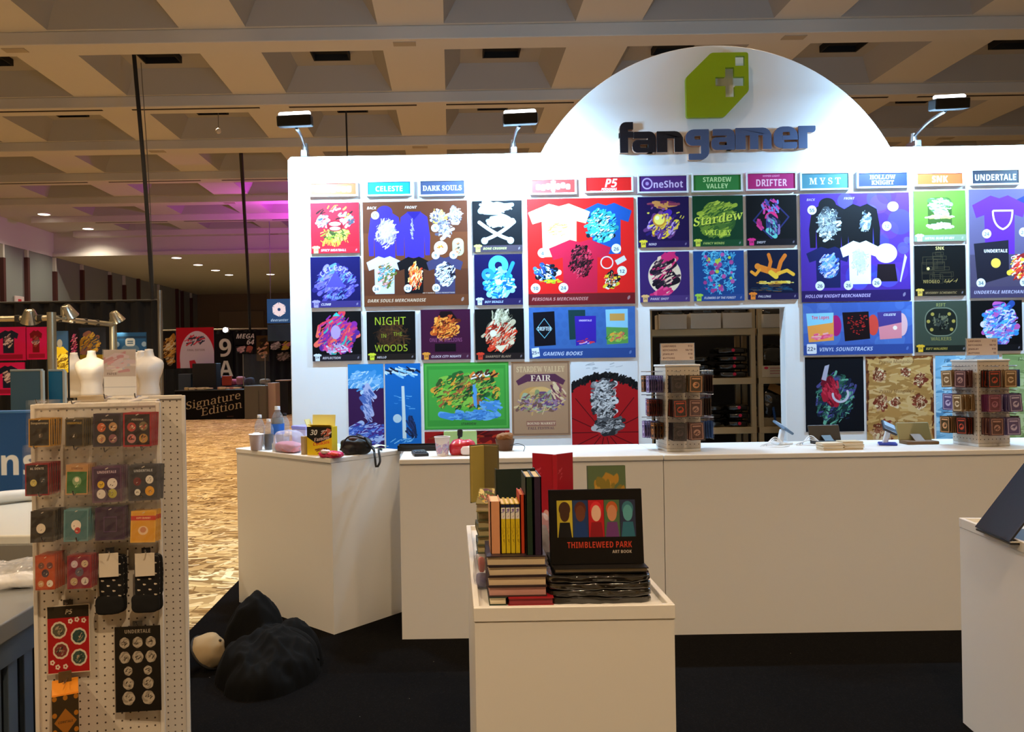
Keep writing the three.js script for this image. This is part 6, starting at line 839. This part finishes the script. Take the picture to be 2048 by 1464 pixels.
board(-12, 654, 52, 721, 9.9, 'pink shirt board with dark shirt, upper left', 'shirt_board', 'poster', '#a81444', shirtBoard('#1c2030', '#c8b0a8'), { group: 'pink shirt boards' }); board(54, 654, 94, 719, 9.9, 'pink shirt board with dark red shirt', 'shirt_board', 'poster', '#a81444', shirtBoard('#6a1018', '#8a3a2c'), { group: 'pink shirt boards' }); board(-12, 725, 50, 790, 9.85, 'lower pink shirt board at the left frame edge', 'shirt_board', 'poster', '#a81444', shirtBoard('#14182c', '#c8b0a8'), { group: 'pink shirt boards' });
board(104, 662, 137, 745, 9.2, 'yellow and blue hanging poster beside the truss post', 'fabric_poster', 'poster', '#243a58', (c, w, h) => { c.fillStyle = '#274260'; c.fillRect(0, 0, w, h); poly(c, [[0, h * .5], [w * .3, h * .38], [w * .7, h * .38], [w, h * .5], [w, h], [0, h]], '#c8a81c'); disc(c, w / 2, h * .3, w * .16, '#8a8478', h * .1); strokes(c, w / 2, h * .78, w * .5, h * .2, 60, ['#8a6a14', '#c8ac2c', '#6a4c18', '#e0c84a'], 18, 7, -.6, .5); });
board(141, 660, 157, 722, 10.2, 'narrow black and pink hanging poster', 'fabric_poster', 'poster', '#1c161c', (c, w, h) => { c.fillStyle = '#1c171e'; c.fillRect(0, 0, w, h); strokes(c, w / 2, h * .45, w * .35, h * .28, 30, ['#c84a78', '#8a3a58', '#d88aa0'], 14, 6); c.fillStyle = '#b83040'; c.fillRect(0, h * .88, w, h * .1); });
board(158, 655, 212, 718, 10.4, 'dark hanging poster with yellow figures', 'fabric_poster', 'poster', '#23242c', (c, w, h) => { c.fillStyle = '#262a36'; c.fillRect(0, 0, w, h); strokes(c, w * .4, h * .55, w * .35, h * .35, 60, ['#a87c2c', '#c8a03c', '#8a5a4a', '#4a4c58'], 22, 9, -.8, .5); c.fillStyle = '#8a7018'; c.fillRect(0, h * .86, w, h * .14); });
board(229, 665, 293, 703, 10.0, 'blue banner with pale rounded emblem above the torsos', 'fabric_poster', 'banner', '#1c3f5c', (c, w, h) => { c.fillStyle = '#1f486c'; c.fillRect(0, 0, w, h); c.fillStyle = '#142c44'; c.fillRect(0, h * .2, w, h * .12); disc(c, w / 2, h * .9, w * .28, '#4c6478', h * .3); disc(c, w * .08, h * .62, w * .09, '#7c90a0'); disc(c, w * .93, h * .62, w * .08, '#7c90a0'); c.fillStyle = '#b8bab4'; c.beginPath(); c.roundRect(w * .35, h * .3, w * .3, h * .42, 10); c.fill(); c.fillStyle = '#2c4c68'; c.fillRect(w * .41, h * .44, w * .18, h * .05); c.fillRect(w * .41, h * .54, w * .18, h * .05); });
// black drape wall with a metal post at its end
{
  const d = 11.4, a = P(-260, 612, d), b = P(318, 614, d), w = b.x - a.x, h = a.y, t = thing('pipe_and_drape', 'tall black drape behind the left neighbouring stand', 'drape', [(a.x + b.x) / 2, 0, -d]);
  const g = new THREE.PlaneGeometry(w, h, 160, 1), p = g.attributes.position; for (let i = 0; i < p.count; i++) p.setZ(i, .03 * Math.sin(p.getX(i) * 26) + .015 * Math.sin(p.getX(i) * 61)); g.computeVertexNormals(); mesh('drape', g, mat('#0a090a', .95, 0, { side: THREE.DoubleSide }), t, [0, h / 2, 0]); mesh('drape_back', B(w, h, .01), M.drape, t, [0, h / 2, -.06]);
  mesh('top_pipe', at(C(.02, .02, w, 8), 0, 0, 0, 0, 0, Math.PI / 2), M.black, t, [0, h + .01, 0]); mesh('end_post', C(.035, .035, h + .15, 12), mat('#7c7468', .4, .6), t, [w / 2 + .03, (h + .15) / 2, .05]);
}
// ---------------------------------------------------------------- stands at the far end of the hall
{
  const d = 23.3, W = (u) => P(u, 800, d).x, floorBox = (name, u0, u1, v, dd, dep, m, label, cat) => { const a = P(u0, v, dd), b = P(u1, v, dd), t = thing(name, label, cat, [(a.x + b.x) / 2, 0, -dd - dep / 2]); mesh('body', RB(b.x - a.x, a.y, dep, .02), m, t, [0, a.y / 2, 0]); return [t, b.x - a.x, a.y]; };
  {
    const a = P(350, 782, d), b = P(487, 782, d), w = b.x - a.x, h = a.y, t = thing('far_table', 'black-draped table with silver script lettering in the distance', 'table', [(a.x + b.x) / 2, 0, -d - .4]);
    const pr = print(300, 150, '#0a0909', (c, W2, H) => { c.fillStyle = '#0c0b0a'; c.fillRect(0, 0, W2, H); c.save(); c.translate(W2 * .55, H * .42); c.rotate(-.22); txt(c, 'Signature', 0, -12, H * .36, '#b0a080', 'center', 'serif', 'italic'); txt(c, 'Edition', 26, 36, H * .36, '#b0a080', 'center', 'serif', 'italic'); c.restore(); txt(c, 'GAMES', W2 * .8, H * .9, H * .06, '#6a4a40', 'center'); });
    mesh('table_cover', printBox(w, h - .02, .8, pr), printMat(pr, .8), t, [0, (h - .02) / 2, 0]); mesh('tabletop', RB(w + .04, .03, .84, .01), M.black, t, [0, h - .005, 0]);
    for (const [u, ww, cols, lab] of [[395, .75, ['#c8b080', '#b89a68', '#d8c8a0'], 'pale merchandise spread on the left of the black-draped table'], [458, .6, ['#c89a7a', '#d8c08a', '#b87a68'], 'pink and cream merchandise spread on the black-draped table']]) { const s = thing('merchandise_spread', lab, 'merchandise', [W(u), h + .01, -d - .25]); for (let i = 0; i < 9; i++) mesh('item', RB(rr(.1, .2), rr(.03, .09), .14, .01), mat(cols[i % 3], .7), s, [-ww / 2 + i * ww / 9, .04, rr(-.08, .08)], [0, rr(-.5, .5), 0]); }
  }
  { const [t, w, h] = floorBox('far_cabinet', 488, 532, 772, d - .1, .7, mat('#5c5a4c', .5), 'grey-green cabinet right of the black-draped table', 'cabinet'); mesh('door_line', B(.01, h * .8, .01), mat('#3a3830', .6), t, [.1, h * .45, .355]); }
  { const a = P(486, 705, d), b = P(531, 768, d), t = thing('glass_showcase', 'tall glass showcase on the far grey cabinet', 'showcase', [(a.x + b.x) / 2, P(510, 772, d - .1).y + .001, -d - .3]), w = b.x - a.x, h = a.y - b.y; for (const [x, z, ww, dd] of [[0, .3, w, .012], [0, -.3, w, .012], [w / 2, 0, .012, .6], [-w / 2, 0, .012, .6]]) mesh('glass_pane', B(ww, h, dd), M.clear, t, [x, h / 2, z]); mesh('glass_shelf', B(w - .02, .01, .58), M.clear, t, [0, h * .4, 0]); for (const x of [-1, 1]) mesh('corner_post', B(.02, h, .02), M.steel, t, [x * w / 2, h / 2, .3]); }
  floorBox('far_plinth', 535, 551, 766, d + .1, .6, mat('#b09c84', .6), 'cream plinth right of the far grey cabinet', 'plinth');
  { const [t, w, h] = floorBox('far_side_table', 552, 576, 762, d + 1.5, .7, M.black, 'black side table beside the white wall end, far back', 'table'); mesh('cream_edge', RB(w + .04, .03, .72, .01), mat('#c8a88c', .6), t, [0, h + .01, 0]); }
  // rear black drape and what hangs on it
  const dd = 27.5; { const a = P(326, 662, dd), b = P(760, 662, dd), w = b.x - a.x, h = a.y, t = thing('rear_drape', 'long black drape behind the far stands', 'drape', [(a.x + b.x) / 2, 0, -dd]); const g = new THREE.PlaneGeometry(w, h, 120, 1), p = g.attributes.position; for (let i = 0; i < p.count; i++) p.setZ(i, .03 * Math.sin(p.getX(i) * 20)); g.computeVertexNormals(); mesh('drape', g, mat('#0b0a0a', .95, 0, { side: THREE.DoubleSide }), t, [0, h / 2, 0]); mesh('pipe', at(C(.03, .03, w, 8), 0, 0, 0, 0, 0, Math.PI / 2), mat('#a89c80', .4, .6), t, [0, h + .02, 0]); }
  const e = dd - .045, B2 = (...a) => board(...a);
  board(353, 655, 428, 736, 24.95, 'red banner with white arch in the distance', 'arch_banner', 'banner', '#a01420', (c, w, h) => { c.fillStyle = '#b01626'; c.fillRect(0, 0, w, h); c.fillStyle = '#c8bcc8'; c.beginPath(); c.ellipse(w * .55, h * .75, w * .46, h * .66, 0, 0, 6.3); c.fill(); c.fillStyle = '#c8bcc8'; c.fillRect(w * .1, h * .7, w * .9, h * .3); strokes(c, w * .5, h * .32, w * .24, h * .12, 30, ['#2c3040', '#c83a4a', '#40485c'], 22, 5, -.6, .5); txt(c, 'FINAL EDITION', w * .52, h * .56, h * .06, '#8a7a80', 'center'); poly(c, [[w * .34, h * .82], [w * .48, h * .8], [w * .58, h], [w * .36, h]], '#b82434'); });
  board(327, 664, 352, 738, 25.2, 'dark panel with gold artwork left of the red banner', 'far_poster', 'poster', '#14100c', (c, w, h) => { c.fillStyle = '#120e0b'; c.fillRect(0, 0, w, h); strokes(c, w / 2, h / 2, w * .45, h * .42, 60, ['#a8742c', '#c89a4a', '#d8c8a0', '#5a3a1c'], 16, 6, -.7, .5); });
  board(428, 668, 466, 762, e, 'black panel with large white brush numerals', 'far_poster', 'poster', '#0c0b0b', (c, w, h) => { c.fillStyle = '#0c0b0b'; c.fillRect(0, 0, w, h); txt(c, '9', w * .6, h * .3, h * .52, '#c8bca8', 'center'); txt(c, 'A', w * .62, h * .74, h * .46, '#c8bca8', 'center'); }, { legs: false });
  board(468, 664, 512, 692, e, 'small black sign with white brush lettering, far back', 'far_poster', 'sign', '#0c0b0b', (c, w, h) => { c.fillStyle = '#0d0c0c'; c.fillRect(0, 0, w, h); txt(c, 'MEGA', w * .5, h * .3, h * .46, '#d8d0c4', 'center', 'sans-serif', 'italic bold'); txt(c, '64', w * .72, h * .72, h * .5, '#d8d0c4', 'center', 'sans-serif', 'italic bold'); }, { legs: false });
  for (const [u0, v0, u1, v1, bg, cols, lab] of [[472, 690, 491, 706, '#24282a', ['#a8847c', '#c8a498'], 'small frame with pale pink print, far back'], [492, 690, 506, 706, '#2a2420', ['#8a4438', '#a85a44'], 'small frame with rust print, far back'], [513, 671, 538, 722, '#4c3a18', ['#2c2418', '#c8946c', '#6a5a2c'], 'gold-framed dark panel on the far drape'], [541, 682, 562, 700, '#1a1a18', ['#c8c0b0', '#8a8478'], 'pale shirt board on the far drape'], [563, 682, 582, 700, '#1a1a18', ['#c8b03a', '#b87878'], 'pink and yellow shirt board on the far drape'], [552, 704, 582, 722, '#181612', ['#5a5040', '#8a7a68'], 'dim print board low on the far drape'], [546, 664, 582, 680, '#22221f', ['#3c3a36', '#4a4640'], 'grey dim board at the top of the far drape']]) board(u0, v0, u1, v1, e, lab, 'far_board', 'poster', bg, (c, w, h) => { c.fillStyle = bg; c.fillRect(0, 0, w, h); strokes(c, w / 2, h / 2, w * .35, h * .35, 26, cols, 16, 9); }, { group: 'small boards on the far drape', legs: false });
  // black crate, blue bin and clothing heaps
  floorBox('black_crate', 384, 432, 727, d + .9, .5, M.black, 'black display case behind the script-lettered table', 'case');
  floorBox('blue_bin', 356, 382, 748, d + 1.0, .5, mat('#2c3a48', .6), 'dark blue bin left of the black display case', 'bin');
  { const [t, w, h] = floorBox('back_table', 432, 548, 772, d + 2.1, .8, M.black, 'black table with clothing piles behind the far cabinet', 'table'); [[445, '#2c3658', 'navy clothing pile on the far back table', .55, .5], [466, '#c86a80', 'pink clothing pile on the far back table', .3, .34], [482, '#b8808c', 'pale pink clothing pile on the far back table', .4, .5], [500, '#3a3c54', 'grey-blue clothing pile on the far back table', .4, .42], [530, '#9a9488', 'pale clothing pile on the far back table', .5, .34]].forEach(([u, col, lab, ww, hh]) => single('clothing_pile', lab, 'clothes', lump(ww * .58, hh * .55, .42, .025, 8, u, 4, 30), mat(col, .9), [P(u, 760, d + 2.5).x, h + .001, -d - 2.5])); single('orange_pack', 'orange-red packet on the far back table', 'packet', RB(.3, .32, .12, .02), mat('#b8482c', .5), [P(453, 760, d + 2.12).x, h + .16, -d - 2.18]); }
  // white lamps on the far pipe
  for (const [u, v, lab] of [[452, 660, 'small white spotlight on the far drape pipe'], [543, 656, 'small white spotlight below the blue hanging sign']]) { const p = P(u, v, 27.2), s = thing('far_spotlight', lab, 'spotlight', p.toArray(), 0, 'spotlights on the far drape'); mesh('lamp_head', RB(.2, .16, .14, .03), mat('#d8dce0', .4), s); mesh('lamp_lens', C(.085, .085, .02, 16), mat('#fff', .3, 0, { emissive: new THREE.Color('#f0f6ff'), emissiveIntensity: 9 }), s, [0, 0, .075], [Math.PI / 2, 0, 0]); mesh('clamp', RB(.04, .1, .36, .01), M.black, s, [0, -.06, -.14]); const l = new THREE.SpotLight(COOL, 9, 0, 1.1, .6, 2); l.position.set(p.x, p.y, p.z + .12); l.target.position.set(p.x, 0, p.z + 2.5); l.castShadow = true; scene.add(l, l.target); }
  // blue hanging sign
  { const q = R(535, 598, 600, 646, 24), t = thing('hanging_blue_sign', 'lit blue hanging sign with white hexagon emblem', 'sign', [q.x, q.y, q.z]); const pr = print(130, 96, '#1c4a78', (c, w, h) => { c.fillStyle = '#1c4c7c'; c.fillRect(0, 0, w, h); const cx = w * .37, cy = h * .44, r = h * .3; for (let i = 0; i < 6; i++) { const a = i * 1.047 + .52; poly(c, [[cx + r * Math.cos(a), cy + r * Math.sin(a)], [cx + r * Math.cos(a + .95), cy + r * Math.sin(a + .95)], [cx + r * .25 * Math.cos(a + 1.2), cy + r * .25 * Math.sin(a + 1.2)], [cx + r * .3 * Math.cos(a - .2), cy + r * .3 * Math.sin(a - .2)]], '#f4f8fc'); } txt(c, 'deeranter', w * .37, h * .88, h * .15, '#a8d0ec', 'center', 'sans-serif', 'italic bold'); });
    mesh('face', printBox(q.w, q.h, .12, pr), new THREE.MeshPhysicalMaterial({ map: pr.s.tex, roughness: .5, emissive: new THREE.Color('#ffffff'), emissiveMap: pr.s.tex, emissiveIntensity: .5 }), t); mesh('lower_panel', RB(q.w, .5, .1, .01), mat('#1c3a4c', .5), t, [0, -q.h / 2 - .29, 0]); for (const x of [-.4, .4]) mesh('hanging_rod', C(.012, .012, CEIL + .05 - q.y - q.h / 2, 8), M.steel, t, [x * q.w, (CEIL + .05 - q.y + q.h / 2) / 2, 0]);
    const l = new THREE.RectAreaLight(new THREE.Color('#9cc8f0'), .5, q.w, q.h); l.position.set(q.x, q.y, q.z + .08); l.lookAt(q.x, q.y, q.z + 5); scene.add(l); }
  { const p = P(32, 606, 24.4); const t = struct('exit_sign', RB(.05, .34, .5, .01), mat('#d8ccc8', .5), [WALLX + .04, p.y, -24.0]); delete t.userData.kind; tag(t, 'small white and red sign high on the left wall', 'sign'); mesh('red_mark', RB(.006, .16, .18, .002), mat('#c83a4a', .5), t, [.027, 0, 0]); }
}
for (const s of SHEETS) s.tex.needsUpdate = true;
renderer.render(scene, camera);
